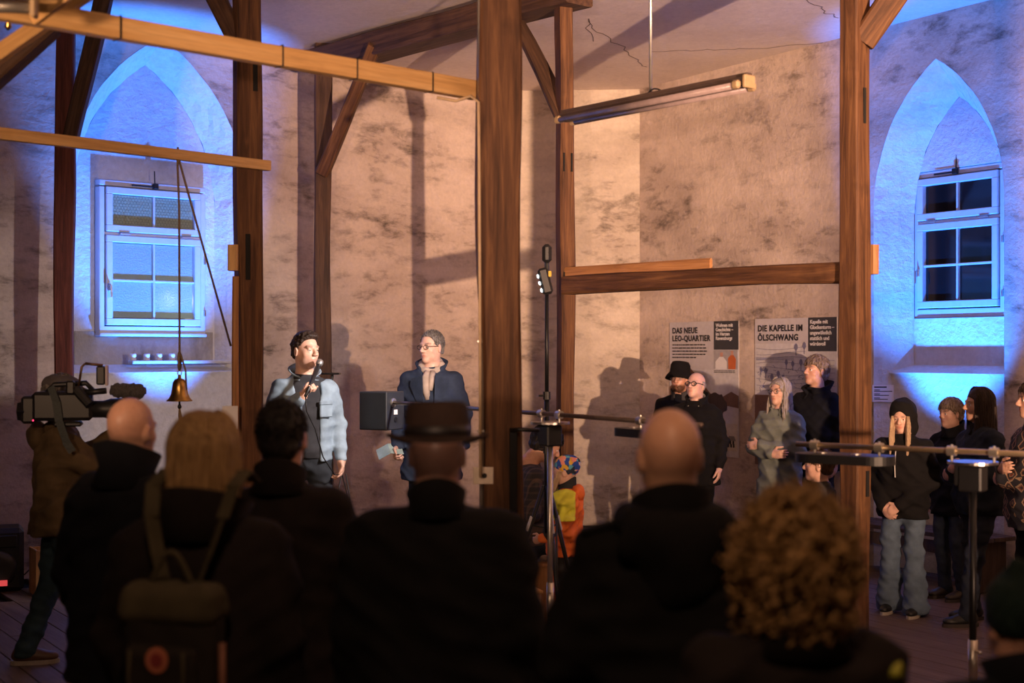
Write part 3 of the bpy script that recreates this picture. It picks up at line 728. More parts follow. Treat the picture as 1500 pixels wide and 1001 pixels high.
class Figure:
    """one standing or sitting person: local +Y is the front, +X the person's right side"""
    def __init__(s, name, loc, rz, height, label, cat='person', skin=SKIN, **k):
        s.root = empty(name, loc, math.radians(rz), label, cat); s.S = height / 1.75; s.skin = v3(skin); s.k = k
        S = s.S; s.hs = k.get('head_scale', 1.0) * (S if height > 1.4 else S * 1.16)
        hl_ = k.get('head_at', (0, .015, 1.635)); s.hc = v3(hl_) * S
        s.HR = rot(*k.get('head', (0, 0, 0))); s.T = (s.HR, s.hc, s.hs)
        lean = k.get('lean', 0.0)
        sh = k.get('sh', .185); s.sh = {+1: v3((sh, 0, 1.415)), -1: v3((-sh, 0, 1.415))}
        s.el = {+1: v3(k.get('elR', (.245, -.03, 1.13))), -1: v3(k.get('elL', (-.245, -.03, 1.13)))}
        s.wr = {+1: v3(k.get('wrR', (.25, .06, .89))), -1: v3(k.get('wrL', (-.25, .06, .89)))}
        s.hd = {+1: k.get('hdR', ((0, .1, -1), (-1, .2, 0), .35)), -1: k.get('hdL', ((0, .1, -1), (1, .2, 0), .35))}
        s.hip = {+1: v3((.09, 0, .92)), -1: v3((-.09, 0, .92))}
        s.kn = {+1: v3(k.get('knR', (.10, .02, .50))), -1: v3(k.get('knL', (-.10, .02, .50)))}
        s.an = {+1: v3(k.get('anR', (.11, -.03, .09))), -1: v3(k.get('anL', (-.11, -.03, .09)))}
        dh = k.get('dhip', 0)
        if dh:
            for q in (1, -1): s.hip[q] = s.hip[q] + v3((0, 0, dh))
        s.drop = dh
    # -- the body: head, neck, trunk, limbs and hands as one surface
    def body(s, h=.0065, hands=(1, -1), face=True):
        S = s.S; P = []; T = s.T
        dz_ = s.drop
        P.append((ell((0, -.012, .033), (.0765, .097, .092), T=T), .02))
        P.append((ell((0, .028, -.035), (.060, .064, .082), T=T), .03))
        P.append((ell((0, .066, -.098), (.024, .020, .018), T=T), .03))
        for q in (-1, 1):
            P.append((ell((q * .043, .008, -.066), (.017, .040, .028), T=T), .028))
            P.append((ell((q * .078, -.010, -.006), (.010, .021, .033), rot(q * -22, 0, 0), T=T), .006))
        nb = v3((0, -.01, 1.47)) * S + v3((0, 0, dz_)) * S
        P.append((cone(T[0] @ (v3((0, -.022, -.03)) * T[2]) + T[1], nb, .056 * s.hs * s.k.get('neck', 1), .062 * S), .03))
        cuts = []; lids = []
        if face:
            for q in (-1, 1):
                lids.append((ell((q * .032, .0775, .0100), (.0150, .0120, .0062), T=T), .004)); lids.append((ell((q * .032, .0760, -.0075), (.0140, .0110, .0048), T=T), .004))
            for q in (-1, 1):
                P.append((ell((q * .041, .050, -.024), (.021, .021, .020), T=T), .022))
                P.append((ell((q * .030, .079, .026), (.026, .013, .010), rot(q * -12, 0, 0), T=T), .012))
                P.append((ell((q * .0115, .100, -.030), (.0095, .011, .0085), T=T), .008))
                cuts.append((ell((q * .033, .100, .003), (.019, .016, .013), T=T), .010))
            P.append((tcone((0, .084, .022), (0, .111, -.025), .0085, .0125, T), .010))
            P.append((ell((0, .0865, -.0575), (.022, .0080, .0050), T=T), .006))
            P.append((ell((0, .0855, -.0680), (.018, .0080, .0060), T=T), .006))
            cuts.append((ell((0, .0965, -.0625), (.025, .007, .0024), T=T), .004))
            for q in (-1, 1): cuts.append((ell((q * .090, -.004, -.004), (.007, .011, .020), T=T), .006))
        # trunk inside the clothes
        tr = [(z + dz_, rx, ry, cy) for z, rx, ry, cy in ((.86, .13, .09, 0), (.95, .15, .10, 0), (1.08, .125, .09, 0), (1.28, .145, .095, 0), (1.38, .12, .07, -.005), (1.45, .07, .06, -.008), (1.49, .05, .05, -.01))]
        P.append((loft([tuple(np.array(t) * S) for t in tr]), .03))
        for q in (-1, 1):
            a, e, w_ = (s.sh[q] + v3((-q * .035, 0, dz_ - .045))) * S, s.el[q] * S, s.wr[q] * S
            P += [(cone(a, e, .040 * S, .034 * S), .03), (cone(e, w_, .036 * S, .026 * S), .015)]
            hp, kn, an = s.hip[q] * S, s.kn[q] * S, s.an[q] * S
            P += [(cone(hp, kn, .070 * S, .048 * S), .03), (cone(kn, an, .046 * S, .034 * S), .02), (cone(an, an + v3((0, .10, -.045)) * S, .036 * S, .028 * S), .02)]
            if q in hands:
                fd, pn, cu = s.hd[q][:3]; P += hand_prims(w_, fd, pn, q, cu, s=S * 1.02, thumb=s.hd[q][3] if len(s.hd[q]) > 3 else .6)
        lo = np.min([p[0][1] for p in P], 0) - .02; hi = np.max([p[0][2] for p in P], 0) + .02; lo[2] = 0.005
        # fine slices at head and hands, coarse elsewhere
        fr = [(s.hc[2] - .15 * s.hs, hi[2])] + [(s.wr[q][2] * S - .20 * S, s.wr[q][2] * S + .20 * S) for q in hands]
        zs = []; z = lo[2]
        while z < hi[2] + h:
            zs.append(z); z += h if any(a <= z <= b for a, b in fr) else .018
        Fd = Field(lo, hi, h, zs)
        for p, k in P: Fd.apply(p, k)
        for p, k in cuts: Fd.apply(p, k, 'cut')
        for p, k in lids: Fd.apply(p, k)
        V, Q = Fd.mesh()
        # skin tint: lips, cheeks, brows, stubble, shaved hair
        C = np.tile(s.skin, (len(V), 1)); H = ((V - T[1]) @ T[0]) / T[2]
        def blend(mask, col):
            nonlocal C
            mask = np.clip(mask, 0, 1)[:, None]; C = C * (1 - mask) + v3(col) * mask
        if face:
            g = np.exp(-(((np.abs(H[:, 0]) - .042) / .02) ** 2 + ((H[:, 2] + .028) / .02) ** 2)) * (H[:, 1] > .03); blend(g * .35, s.skin * [1.05, .72, .68])
            g = np.exp(-((H[:, 0] / .020) ** 4 + ((H[:, 2] + .0635) / .010) ** 4)) * (H[:, 1] > .07); blend(g * .8, s.skin * [.85, .50, .48])
            bc = s.k.get('brow', (.10, .06, .04))
            g = np.exp(-(((np.abs(H[:, 0]) - .033) / .019) ** 4 + ((H[:, 2] - .027 - .1 * (np.abs(H[:, 0]) - .03)) / .0055) ** 2)) * (H[:, 1] > .05); blend(g * .85, bc)
        st = s.k.get('stubble')
        if st is not None:
            g = np.clip((-.045 - H[:, 2]) / .02, 0, 1) * np.clip((H[:, 1] - .0) / .02, 0, 1) * (H[:, 2] > -.125); blend(g * st[1], st[0])
        sv = s.k.get('shaved')
        if sv is not None:
            g = np.clip((sv[2] - H[:, 2]) / .02, 0, 1) * np.clip((H[:, 2] + .075) / .02, 0, 1) * np.clip((.045 - H[:, 1]) / .02, 0, 1) * (np.abs(H[:, 0]) < .086); blend(g * sv[1], sv[0])
        s.bodyo = mesh_np('body', V, Q, M_skin, s.root, C)
        if face: s.eyes()
        return s
    def eyes(s):
        global EYE
        if EYE is None:
            vs = []; fs = []; n = 12; m_ = 8
            for i in range(m_ + 1):
                for j in range(n):
                    a = math.pi * i / m_; b = 2 * math.pi * j / n; vs.append((.0122 * math.sin(a) * math.cos(b), .0122 * math.cos(a), .0122 * math.sin(a) * math.sin(b)))
            for i in range(m_):
                for j in range(n): fs.append((i * n + j, i * n + (j + 1) % n, (i + 1) * n + (j + 1) % n, (i + 1) * n + j))
            me = bpy.data.meshes.new('eye'); me.from_pydata(vs, [], fs); me.materials.append(M_eye); me.polygons.foreach_set('use_smooth', [True] * len(me.polygons)); EYE = me
        for q in (-1, 1):
            o = bpy.data.objects.new('eye', EYE); COL.objects.link(o); o.parent = s.root
            c = s.T[0] @ (v3((q * .032, .0755, .003)) * s.hs) + s.hc
            o.matrix_local = Matrix.Translation(c) @ Matrix(s.T[0]).to_4x4() @ Matrix.Scale(s.hs, 4)
    def headobj(s, name, mb, mat, smooth=True, parent=None):
        """a mesh given in head space, parented to the person"""
        o = mb.build(name, mat, s.root, smooth); o.matrix_local = Matrix.Translation(s.hc) @ Matrix(s.T[0]).to_4x4() @ Matrix.Scale(s.hs, 4); return o
    def headfield(s, name, prims, mat, h=.0045, noise_=None, clips=(), cuts=()):
        """a volume given in head space"""
        lo = np.min([p[0][1] for p in prims], 0) - .02; hi = np.max([p[0][2] for p in prims], 0) + .02
        Fd = Field(lo, hi, h)
        for p, k in prims: Fd.apply(p, k)
        if noise_: Fd.noise(*noise_)
        for p, k in cuts: Fd.apply(p, k, 'cut')
        for c in clips: Fd.clip(c)
        V, Q = Fd.mesh(); o = mesh_np(name, V, Q, mat, s.root)
        o.matrix_local = Matrix.Translation(s.hc) @ Matrix(s.T[0]).to_4x4() @ Matrix.Scale(s.hs, 4); return o
    # -- clothes
    def top(s, mat, name='jacket', hem=.80, fit=1.0, arm=(.078, .064, .050), collar=1.50, h=.010, neck_r=.085, shoulder=.0, wr=.0045, belly=0.0, cuff=1.0, seed=1, hem_r=None, sleeves=True, extra=(), cuts=(), clips=()):
        S = s.S; d_ = s.drop; f = fit
        hr_ = hem_r or (.20 * f, .150 * f)
        prof = [(hem, hr_[0], hr_[1], 0), (max(hem + .02, .95), (.198 + belly) * f, (.142 + belly) * f, belly * .5), (1.08, (.188 + belly) * f, (.135 + belly) * f, belly * .6), (1.26, .200 * f, .142 * f, 0.005), (1.36, (.190 + shoulder) * f, .122 * f, -.005), (1.415, (.165 + shoulder) * f, .100 * f, -.010), (1.455, (.120 + shoulder * .7) * f, .086, -.012), (collar - .005, neck_r, neck_r, -.012), (collar, neck_r, neck_r, -.012)]
        prof = [(z + d_, a, b, c) for z, a, b, c in prof]
        if hem > .93: prof.pop(1)
        P = [(loft([tuple(np.array(t) * S) for t in prof], 2.3), .02)]
        if sleeves:
            for q in (-1, 1):
                a, e, w_ = (s.sh[q] + v3((0, 0, d_))) * S, s.el[q] * S, s.wr[q] * S
                a = a - v3((q * .020, 0, .034)) * S
                e2 = e + (w_ - e) * cuff
                P += [(cone(a, e, arm[0] * S * f ** .5, arm[1] * S), .045), (cone(e, e2 - (e2 - e) / max(1e-6, np.linalg.norm(e2 - e)) * .02, arm[1] * S, arm[2] * S), .02)]
        P += list(extra)
        lo = np.min([p[0][1] for p in P], 0) - .03; hi = np.max([p[0][2] for p in P], 0) + .03
        Fd = Field(lo, hi, h)
        for p, k in P: Fd.apply(p, k)
        if wr: Fd.noise(wr * .6, 17 / S, seed, 4); Fd.folds(wr * 2.3, 34 / S, seed + 50)
        for p, k in cuts: Fd.apply(p, k, 'cut')
        Fd.clip(lambda X, Y, Z: (hem + d_) * S - Z + 0 * X + 0 * Y)
        for c in clips: Fd.clip(c)
        V, Q = Fd.mesh(); return mesh_np(name, V, Q, mat, s.root)
    def bottom(s, mat, name='trousers', r=(.098, .070, .058), flare=None, h=.011, wr=.004, seed=3, zmin=.045, top=.98):
        S = s.S; P = [(ell(v3((0, -.01, .93 + s.drop)) * S, v3((.176, .126, .17)) * S), .03)]
        for q in (-1, 1):
            hp, kn, an = s.hip[q] * S, s.kn[q] * S, s.an[q] * S
            an2 = an + (an - kn) / np.linalg.norm(an - kn) * .03 * S
            P += [(cone(hp, kn, r[0] * S, r[1] * S), .03), (cone(kn, an2, r[1] * S, (flare or r[2]) * S), .02)]
        lo = np.min([p[0][1] for p in P], 0) - .03; hi = np.max([p[0][2] for p in P], 0) + .03; lo[2] = max(lo[2], 0)
        Fd = Field(lo, hi, h)
        for p, k in P: Fd.apply(p, k)
        Fd.noise(wr * .5, 22, seed, 4); Fd.folds(wr * 2.0, 42, seed + 70); Fd.clip(lambda X, Y, Z: np.maximum(zmin * S - Z, Z - (top + s.drop) * S) + 0 * X + 0 * Y)
        V, Q = Fd.mesh(); return mesh_np(name, V, Q, mat, s.root)
    def shoes(s, mat, sole, toe=(0, 0)):
        S = s.S
        for q, ta in ((1, toe[0]), (-1, toe[1])):
            an = s.an[q] * S; R = rot(ta, 0, 0); o0 = v3((an[0], an[1] - .035 * S, an[2] - .09 * S)); T = (R, o0, S)
            Fd = Field((o0[0] - .2, o0[1] - .2, o0[2] - .0), (o0[0] + .2, o0[1] + .32, o0[2] + .16), .009)
            for p, k in ((ell((0, .05, .055), (.045, .10, .050), T=T), .02), (ell((0, .155, .042), (.047, .075, .034), T=T), .03), (ell((0, .02, .08), (.042, .055, .05), T=T), .02)): Fd.apply(p, k)
            Fd.clip(lambda X, Y, Z: o0[2] + .022 * S - Z + 0 * X + 0 * Y)
            V, Q = Fd.mesh(); so = mesh_np('shoe', V, Q, mat, s.root)
            m = MB(); n = 20; pr = []
            for i in range(n):
                a = 2 * math.pi * i / n; w_ = .047 + .006 * math.sin(a); p = R @ (v3((w_ * math.cos(a), .09 + .145 * math.sin(a), 0)) * S); pr.append((p[0] + o0[0], p[1] + o0[1]))
            m.prism(pr, o0[2], o0[2] + .026 * S, lambda u, v, w_: (u, v, w_)); m.build('sole', sole, so)
            la = MB()
            for i in range(4):
                y = .075 + .022 * i; z = .100 - .010 * i
                la.tube([tuple(T[0] @ (v3(p) * S) + o0) for p in ((-.022, y, z - .006), (0, y + .004, z + .004), (.022, y + .012, z - .006))], .0035, 5)
            if s.k.get('laces'): la.build('laces', s.k['laces'], so)
    def collar(s, mat, name='collar', r=.088, z0=1.44, z1=1.545, th=.012, gap=0.0, flare=.012, tilt=.035, parent=None):
        """stand-up collar ring, open at the throat by the half angle gap"""
        S = s.S; n = 28; vs = []; fs = []; d_ = s.drop
        ring = []
        for j, (z, rr) in enumerate(((z0, r + .035), ((z0 + z1) / 2, r + .006), (z1, r + flare), (z1 + .004, r + flare - th), ((z0 + z1) / 2, r - th), (z0, r - th + .02))):
            for i in range(n + 1):
                a = math.pi / 2 + gap + (2 * math.pi - 2 * gap) * i / n
                y = math.sin(a); vs.append((rr * math.cos(a) * S, (rr * y - .015) * S, (z + d_ - tilt * y * (z - z0 + .02) / (z1 - z0)) * S))
        m_ = n + 1
        for j in range(6):
            for i in range(n):
                k = (j + 1) % 6; fs.append((j * m_ + i, j * m_ + i + 1, k * m_ + i + 1, k * m_ + i))
        fs += [tuple(j * m_ for j in range(6)), tuple(j * m_ + n for j in range(5, -1, -1))]
        return MB().add(vs, fs).build(name, mat, parent or s.root, True)
    def glasses(s, mat, lens=True, r=.021, rh=.85, thick=.0022):
        m = MB()
        for q in (-1, 1):
            pts = []
            for i in range(19):
                a = 2 * math.pi * i / 18; pts.append((q * .033 + r * math.cos(a) * 1.12, .101 - .25 * abs(q * .033 + r * math.cos(a)) ** 1 * .3, .002 + r * rh * math.sin(a)))
            m.tube(pts, thick, 5, False)
            m.tube([(q * (.033 + r * 1.12), .094, .008), (q * .076, .075, .010), (q * .083, .0, .010), (q * .081, -.02, .0)], thick, 5)
        m.tube([(-.012, .1, .006), (0, .106, .009), (.012, .1, .006)], thick, 5)
        g = s.headobj('glasses', m, mat)
        if lens:
            for q in (-1, 1):
                mm = MB(); mm.lathe([(r * 1.08, 0), (r * 1.08, .0012)], (0, 0, 0), 18, None, 1, rh); o = mm.build('lens', M_lens, g)
                o.matrix_local = Matrix.Translation((q * .033, .0975, .002)) @ Matrix.Rotation(math.radians(-q * 4), 4, 'Z') @ Matrix.Rotation(math.radians(90), 4, 'X')
        return g
    def tufts(s, mat, n=260, line=None, ln=.035, r=.0042, lift=.010, seed=1, R=(.0815, .1025, .0975), c=(0, -.014, .036), comb=(0, .2, 0), parent=None):
        """locks lying on the scalp, combed away from the crown"""
        rr = np.random.RandomState(seed); m = MB(); R = v3(R); c = v3(c); k = 0; tries = 0
        while k < n and tries < n * 8:
            tries += 1; d = rr.normal(size=3); d /= np.linalg.norm(d); p = c + d * R
            if line is not None and p[2] < line(p[1]) + .004: continue
            if p[2] < .03 and abs(p[0]) > .06 and -.035 < p[1] < .03 and p[2] < .028: continue
            nr = d / R; nr /= np.linalg.norm(nr); t = v3((p[0] * 4, (p[1] + .03) * 3, -.3)) + v3(comb) + rr.normal(size=3) * .22; t -= nr * (t @ nr); t /= np.linalg.norm(t) + 1e-9
            L_ = ln * rr.uniform(.7, 1.3); pts = []
            for q in np.linspace(0, 1, 5):
                w_ = p + t * L_ * q; dd = (w_ - c) / R; dd /= np.linalg.norm(dd); pts.append(c + dd * R + nr * lift * math.sin(math.pi * min(q * 1.1, 1)) * rr.uniform(.5, 1.2))
            m.tube(pts, [r * .7, r, r * .9, r * .6, r * .15], 4); k += 1
        o = s.headobj('hair_locks', m, mat)
        if parent is not None: o.parent = parent; o.matrix_local = Matrix.Identity(4)
        return tag(o, kind='stuff')
    def locks(s, mat, n=170, length=.24, face=52, seed=2, R=(.091, .112, .108), c=(0, -.014, .035), r=.0075, wave=.006, wfreq=20, flare=1.02, part=.02, parent=None, end_in=0.0, front_drop=0.0):
        """long strands from the parting over the skull and down"""
        rr = np.random.RandomState(seed); m = MB(); R = v3(R); c = v3(c)
        for i in range(n):
            ph = math.radians(face + (360 - 2 * face) * (i + rr.uniform(-.5, .5)) / n); k = rr.uniform(.95, 1.05); pts = []; z1 = -.02 - length * rr.uniform(.88, 1.05)
            sx = math.sin(ph); cy = math.cos(ph); side = 1 if sx > 0 else -1
            for a in np.linspace(math.radians(12), math.radians(96), 7):
                q = c + v3((R[0] * math.sin(a) * sx, R[1] * math.sin(a) * cy, R[2] * math.cos(a))) * k; fr_ = max(0, 1 - (a / math.radians(70))); q[0] += side * part * fr_ * .3; q[1] += .035 * fr_ * (1 if abs(ph - math.pi) > 1.2 else .3); pts.append(q)
            p0 = pts[-1]; nd = 6; w0 = rr.uniform(0, 6); x_, y_ = p0[0], p0[1]
            for j in range(1, nd + 1):
                t = j / nd; z = p0[2] + (z1 - p0[2]) * t; f_ = 1 + (flare - 1) * t - end_in * t * t
                pts.append(v3((x_ * f_ + wave * math.sin(z * wfreq + w0), y_ * f_ - .012 * t + wave * math.cos(z * wfreq + w0) + front_drop * t * max(0, cy + .3), z)))
            m.tube(pts, [r * .5] + [r] * (len(pts) - 4) + [r * .9, r * .6, r * .2], 5)
        o = s.headobj('hair_locks', m, mat)
        if parent is not None: o.parent = parent; o.matrix_local = Matrix.Identity(4)
        return tag(o, kind='stuff')
    def hair_short(s, mat, t=.013, front=.060, nape=-.062, lump=(.0035, 70, 4, 4), h=.0045, back=0.0, side=-.02, topv=.0, tuft=460, tl=.032, tr=.0030):
        prims = [(ell((0, -.014, .035 + topv / 2), (.0775 + t, .098 + t, .093 + t + topv)), .01), (ell((0, -.045, -.02), (.066 + t * .6, .064 + t * .6, .062)), .02)]
        # hairline: everything lower than a curve that drops from the forehead to the nape
        def line(X, Y, Z):
            hl_ = np.interp(Y, [-.12, -.05, -.012, .03, .055, .09, .13], [nape, nape, side, .02, front - .012, front, front]).astype(np.float32)
            return (hl_ - Z) + 0 * X
        cuts = [(ell((q * .088, -.006, -.008), (.016, .026, .036)), .006) for q in (-1, 1)]
        o = s.headfield('hair', prims, mat, h, lump, [line], cuts)
        if tuft: s.tufts(mat, tuft, lambda y: float(np.interp(y, [-.12, -.05, -.012, .03, .055, .09, .13], [nape, nape, side, .02, front - .012, front, front])), R=(.0765 + t, .097 + t, .092 + t + topv), seed=int(t * 1e4), parent=o, ln=tl, r=tr, lift=.006 + tl * .08)
        return o
    def hair_long(s, mat, length=.22, t=.016, width=.098, front=.058, lump=(.004, 45, 6, 4), h=.005, part=0.0, face_open=.052, wave=0.0, drop=.0, depth=.085):
        prims = [(ell((0, -.014, .035), (.0775 + t, .098 + t, .093 + t)), .01)]
        z1 = -.02 - length
        prims.append((loft([(z1, width * .72, depth * .62, -.040 - drop), (z1 + .03, width * .95, depth * .9, -.035 - drop), (-.06, width, depth, -.022), (.03, .0775 + t, depth + .01, -.016)], 2.2), .03))
        cuts = [(ell((0, .105, -.05), (face_open, .075, .105)), .012), (loft([(z1 - .1, face_open * 1.05, .09, .105), (-.05, face_open * 1.05, .085, .105), (.02, face_open * .9, .08, .108)], 2.2), .012)]
        def line(X, Y, Z):
            hl_ = np.interp(Y, [.03, .06, .09], [-9, front - .03, front]).astype(np.float32)
            return np.where(np.abs(X) < .055, hl_ - Z, -1.0)
        return s.headfield('hair', prims, mat, h, lump, [line], cuts)
def lens_mat():
    m, nt, b = new_mat('spectacle_lens'); tr = N(nt, 'ShaderNodeBsdfTransparent'); gl = N(nt, 'ShaderNodeBsdfGlossy'); gl.inputs['Roughness'].default_value = .05
    ms = N(nt, 'ShaderNodeMixShader'); ms.inputs[0].default_value = .07; L(nt, tr.outputs[0], ms.inputs[1]); L(nt, gl.outputs[0], ms.inputs[2])
    L(nt, ms.outputs[0], [n for n in nt.nodes if n.type == 'OUTPUT_MATERIAL'][0].inputs[0]); return m
M_lens = lens_mat()
# ------------------------------------------------------------------ the people
def fig(px, D, height, rz, label, z=0.0, **k):
    return Figure('person', ((px - 750) / F * D, D, z), rz, height, label, **k)
C_black = cloth('black_wool', (.0065, .0058, .0065)); C_navyblk = cloth('blue_black_wool', (.0065, .0070, .0105)); C_brownblk = cloth('brown_black_cloth', (.0125, .0085, .0080))
C_dkgrey = cloth('dark_grey_cloth', (.05, .048, .05)); C_jean = cloth('blue_denim', (.10, .14, .20)); C_jeand = cloth('dark_denim', (.022, .028, .045))
C_denim = cloth('washed_light_denim', (.24, .32, .40)); C_navy = cloth('navy_wool', (.030, .042, .075)); C_sage = cloth('sage_grey_parka', (.16, .18, .16)); C_olive = cloth('olive_brown_jacket', (.11, .075, .04))
C_scarf = cloth('beige_scarf', (.48, .38, .32)); C_char = cloth('charcoal_jersey', (.035, .036, .042)); C_white = cloth('white_shirt', (.55, .53, .52)); C_trou = cloth('slate_trousers', (.030, .036, .046))
M_shoe = plain('dark_leather', (.025, .018, .015), .5); M_sole = plain('pale_rubber', (.38, .33, .28), .7); M_soled = plain('dark_rubber', (.04, .03, .028), .7); M_lace = plain('white_lace', (.6, .58, .56), .8)
H_dk = hair_mat('dark_brown_hair', (.012, .007, .005), (.05, .028, .018)); H_blk = hair_mat('black_hair', (.006, .005, .005), (.022, .017, .015)); H_bl = hair_mat('blonde_hair', (.17, .09, .035), (.52, .32, .14), (90, 90, 5)); H_gr = hair_mat('grey_hair', (.20, .17, .15), (.42, .38, .35)); H_ash = hair_mat('ash_blonde_hair', (.14, .10, .075), (.34, .26, .20)); H_salt = hair_mat('salt_and_pepper_hair', (.05, .042, .04), (.30, .27, .25)); H_long = hair_mat('long_dark_hair', (.010, .006, .005), (.045, .024, .016), (80, 80, 4)); H_fair = hair_mat('fair_long_hair', (.30, .19, .11), (.62, .44, .28), (110, 110, 5)); H_red = hair_mat('reddish_beard', (.06, .028, .016), (.13, .06, .03))
FAIR = (.66, .40, .31); RUDDY = (.62, .34, .24); TAN = (.50, .29, .21)
M_gl = plain('black_spectacle_frame', (.012, .011, .012), .3)

# --- man with the microphone -------------------------------------------------
p = fig(447, 10.0, 1.80, 200, 'man in a light denim jacket speaking into a microphone', STZ, skin=(.72, .44, .33), head=(28, 2, 0), brow=(.06, .03, .02), stubble=((.40, .24, .19), .5),
        elR=(.265, .07, 1.16), wrR=(.065, .235, 1.335), hdR=((-.35, .25, .9), (-.75, .45, -.2), 1.15, .9), elL=(-.235, -.03, 1.13), wrL=(-.235, .07, .885), hdL=((.05, .15, -1), (1, .15, 0), .6), knL=(-.11, .04, .50))
p.body(.0055)
tee = p.top(C_char, 't_shirt', hem=.90, fit=.90, arm=(.06, .05, .045), cuff=.1, collar=1.475, neck_r=.078, h=.010, wr=.003, hem_r=(.165, .125))
p.top(C_denim, 'denim_jacket', hem=.885, fit=.97, arm=(.068, .056, .045), collar=1.475, neck_r=.088, wr=.0036, seed=4, h=.009, hem_r=(.195, .140),
      cuts=[(rbox(v3((-.015, .16, 1.12)) * p.S, v3((.062, .16, .60)) * p.S, .02), .012), (rbox(v3((0, .16, 1.42)) * p.S, v3((.085, .14, .10)) * p.S, .02), .02)])
p.collar(C_denim, 'jacket_collar', r=.080, z0=1.445, z1=1.505, gap=.55, flare=.035, th=.010)
jb = plain('jacket_button', (.7, .68, .6), .3, .8)
for i in range(5):
    m = MB(); m.lathe([(.001, .0), (.009, .0), (.009, .004), (.001, .005)], (0, 0, 0), 10); o = m.build('button', jb, p.root); o.matrix_local = Matrix.Translation(v3((.062, .142, .95 + .09 * i)) * p.S) @ Matrix.Rotation(math.radians(-90), 4, 'X')
for q in (1, -1):
    R_ = Matrix(rot(-q * 22, 0, 0)); m = MB(); m.box(v3((q * .115, .128, 1.24)) * p.S, (.10, .02, .11), R_, .006); m.box(v3((q * .115, .134, 1.285)) * p.S, (.106, .022, .03), R_, .006); m.build('pocket', C_denim, p.root)
p.bottom(C_trou, r=(.098, .070, .058)); p.shoes(M_shoe, M_soled)
prims = [(ell((0, -.014, .038), (.083, .103, .095)), .01), (ell((0, .025, .098), (.066, .075, .042)), .02), (ell((0, -.045, -.02), (.068, .064, .055)), .02)]
p.headfield('hair', prims, H_dk, .0040, (.0035, 120, 5, 5), [lambda X, Y, Z: np.interp(Y, [-.12, -.05, -.012, .03, .052, .09, .13], [-.055, -.055, -.015, .035, .068, .088, .092]).astype(np.float32) - Z + 0 * X], [(ell((q * .088, -.006, -.008), (.016, .026, .036)), .006) for q in (-1, 1)])
p.tufts(H_dk, 480, lambda y: float(np.interp(y, [-.12, -.05, -.012, .03, .052, .09, .13], [-.05, -.05, -.01, .04, .07, .085, .09])), R=(.083, .103, .100), lift=.015, ln=.036, r=.0034, comb=(0, .9, .3), parent=bpy.data.objects[p.root.children[-1].name])
speaker = p
# --- listening man in the navy coat ------------------------------------------
p = fig(632, 11.4, 1.83, 176, 'smiling man in a navy coat, beige scarf and glasses', STZ, skin=(.74, .46, .36), head=(-34, 0, 0), brow=(.10, .07, .06), wrR=(.245, .13, .88), hdR=((.1, .5, -.8), (-1, .3, 0), .9), sh=.188)
p.body(.006)
coat = p.top(C_navy, 'coat', hem=.62, fit=1.08, arm=(.074, .064, .054), collar=1.49, neck_r=.095, shoulder=.004, wr=.0035, seed=9, hem_r=(.235, .165), cuts=[(ell(v3((0, .19, 1.40)) * p.S, v3((.055, .09, .12)) * p.S), .02)])
p.collar(C_navy, 'coat_collar', r=.098, z0=1.42, z1=1.52, gap=.75, flare=.03)
for q in (1, -1):
    a_ = v3; pl = [(0, 0), (.125, -.035), (.135, -.085), (.015, -.30), (-.012, -.30)]
    m = MB(); M_ = Matrix(rot(-q * 24, 0, 0)); c0 = v3((q * .045, .166, 1.43)) * p.S
    m.prism([(u, v) for u, v in pl], 0, .012, lambda u, v, w_: Vector(c0) + M_ @ Vector((q * u * .8, w_ + .02 * (v + .3), v))); m.build('lapel', C_navy, coat)
for x, z in ((.07, 1.12), (-.07, 1.12), (.07, .98), (-.07, .98)):
    m = MB(); m.lathe([(.001, 0), (.014, 0), (.013, .006), (.001, .007)], (0, 0, 0), 12); o = m.build('button', M_blackm, coat); o.matrix_local = Matrix.Translation(v3((x, .158, z)) * p.S) @ Matrix.Rotation(math.radians(-90), 4, 'X')
p.bottom(C_jeand); p.shoes(M_shoe, M_soled); p.hair_short(H_salt, .006, .092, -.050, (.0018, 110, 4, 4), side=0.0, tl=.016, tr=.0024, tuft=600); p.glasses(M_gl, r=.022, rh=.72)
pts = []
for i in range(25):
    a = 2 * math.pi * i / 24; pts.append(v3((.076 * math.cos(a), .072 * math.sin(a) - .008, 1.495 - .042 * math.sin(a))) * p.S)
sc = MB(); sc.tube(pts, [.030 + .006 * math.sin(i * 1.7) for i in range(25)], 10, False); sc.tube([v3(q) * p.S for q in ((.02, .085, 1.45), (.03, .125, 1.40), (.02, .150, 1.30), (.01, .150, 1.24))], [.026, .032, .03, .018], 8); sc.tube([v3(q) * p.S for q in ((-.02, .085, 1.45), (-.02, .13, 1.40), (-.01, .152, 1.31))], [.024, .028, .018], 8)
sc.build('scarf', C_scarf, p.root, True)
listener = p

# --- audience seen from behind ----------------------------------------------
def watcher(px, D, H, rz, label, coat, fit=1.15, head=(0, 0, 0), skin=RUDDY, shaved=None, hem=.72, collar=True, arms=None, shoulder=.01, collar_args=None, h=.011, **k):
    a = dict(head=head, skin=skin, shaved=shaved); a.update(arms or {}); a.update(k)
    f = fig(px, D, H, rz, label, **a); f.body(.007)
    f.top(coat, 'coat', hem=hem, fit=fit, arm=(.086, .072, .060), collar=1.49, neck_r=.09, shoulder=shoulder, wr=.004, seed=int(px), h=h)
    if collar: f.collar(coat, 'coat_collar', **(collar_args or {}))
    f.bottom(C_jeand, h=.013); f.shoes(M_shoe, M_soled); return f
front_arms = dict(elR=(.27, .02, 1.12), wrR=(.12, .22, 1.02), elL=(-.27, .02, 1.12), wrL=(-.12, .22, 1.02), hdR=((-1, .5, 0), (0, -1, .3), .5), hdL=((1, .5, 0), (0, -1, .3), .5))
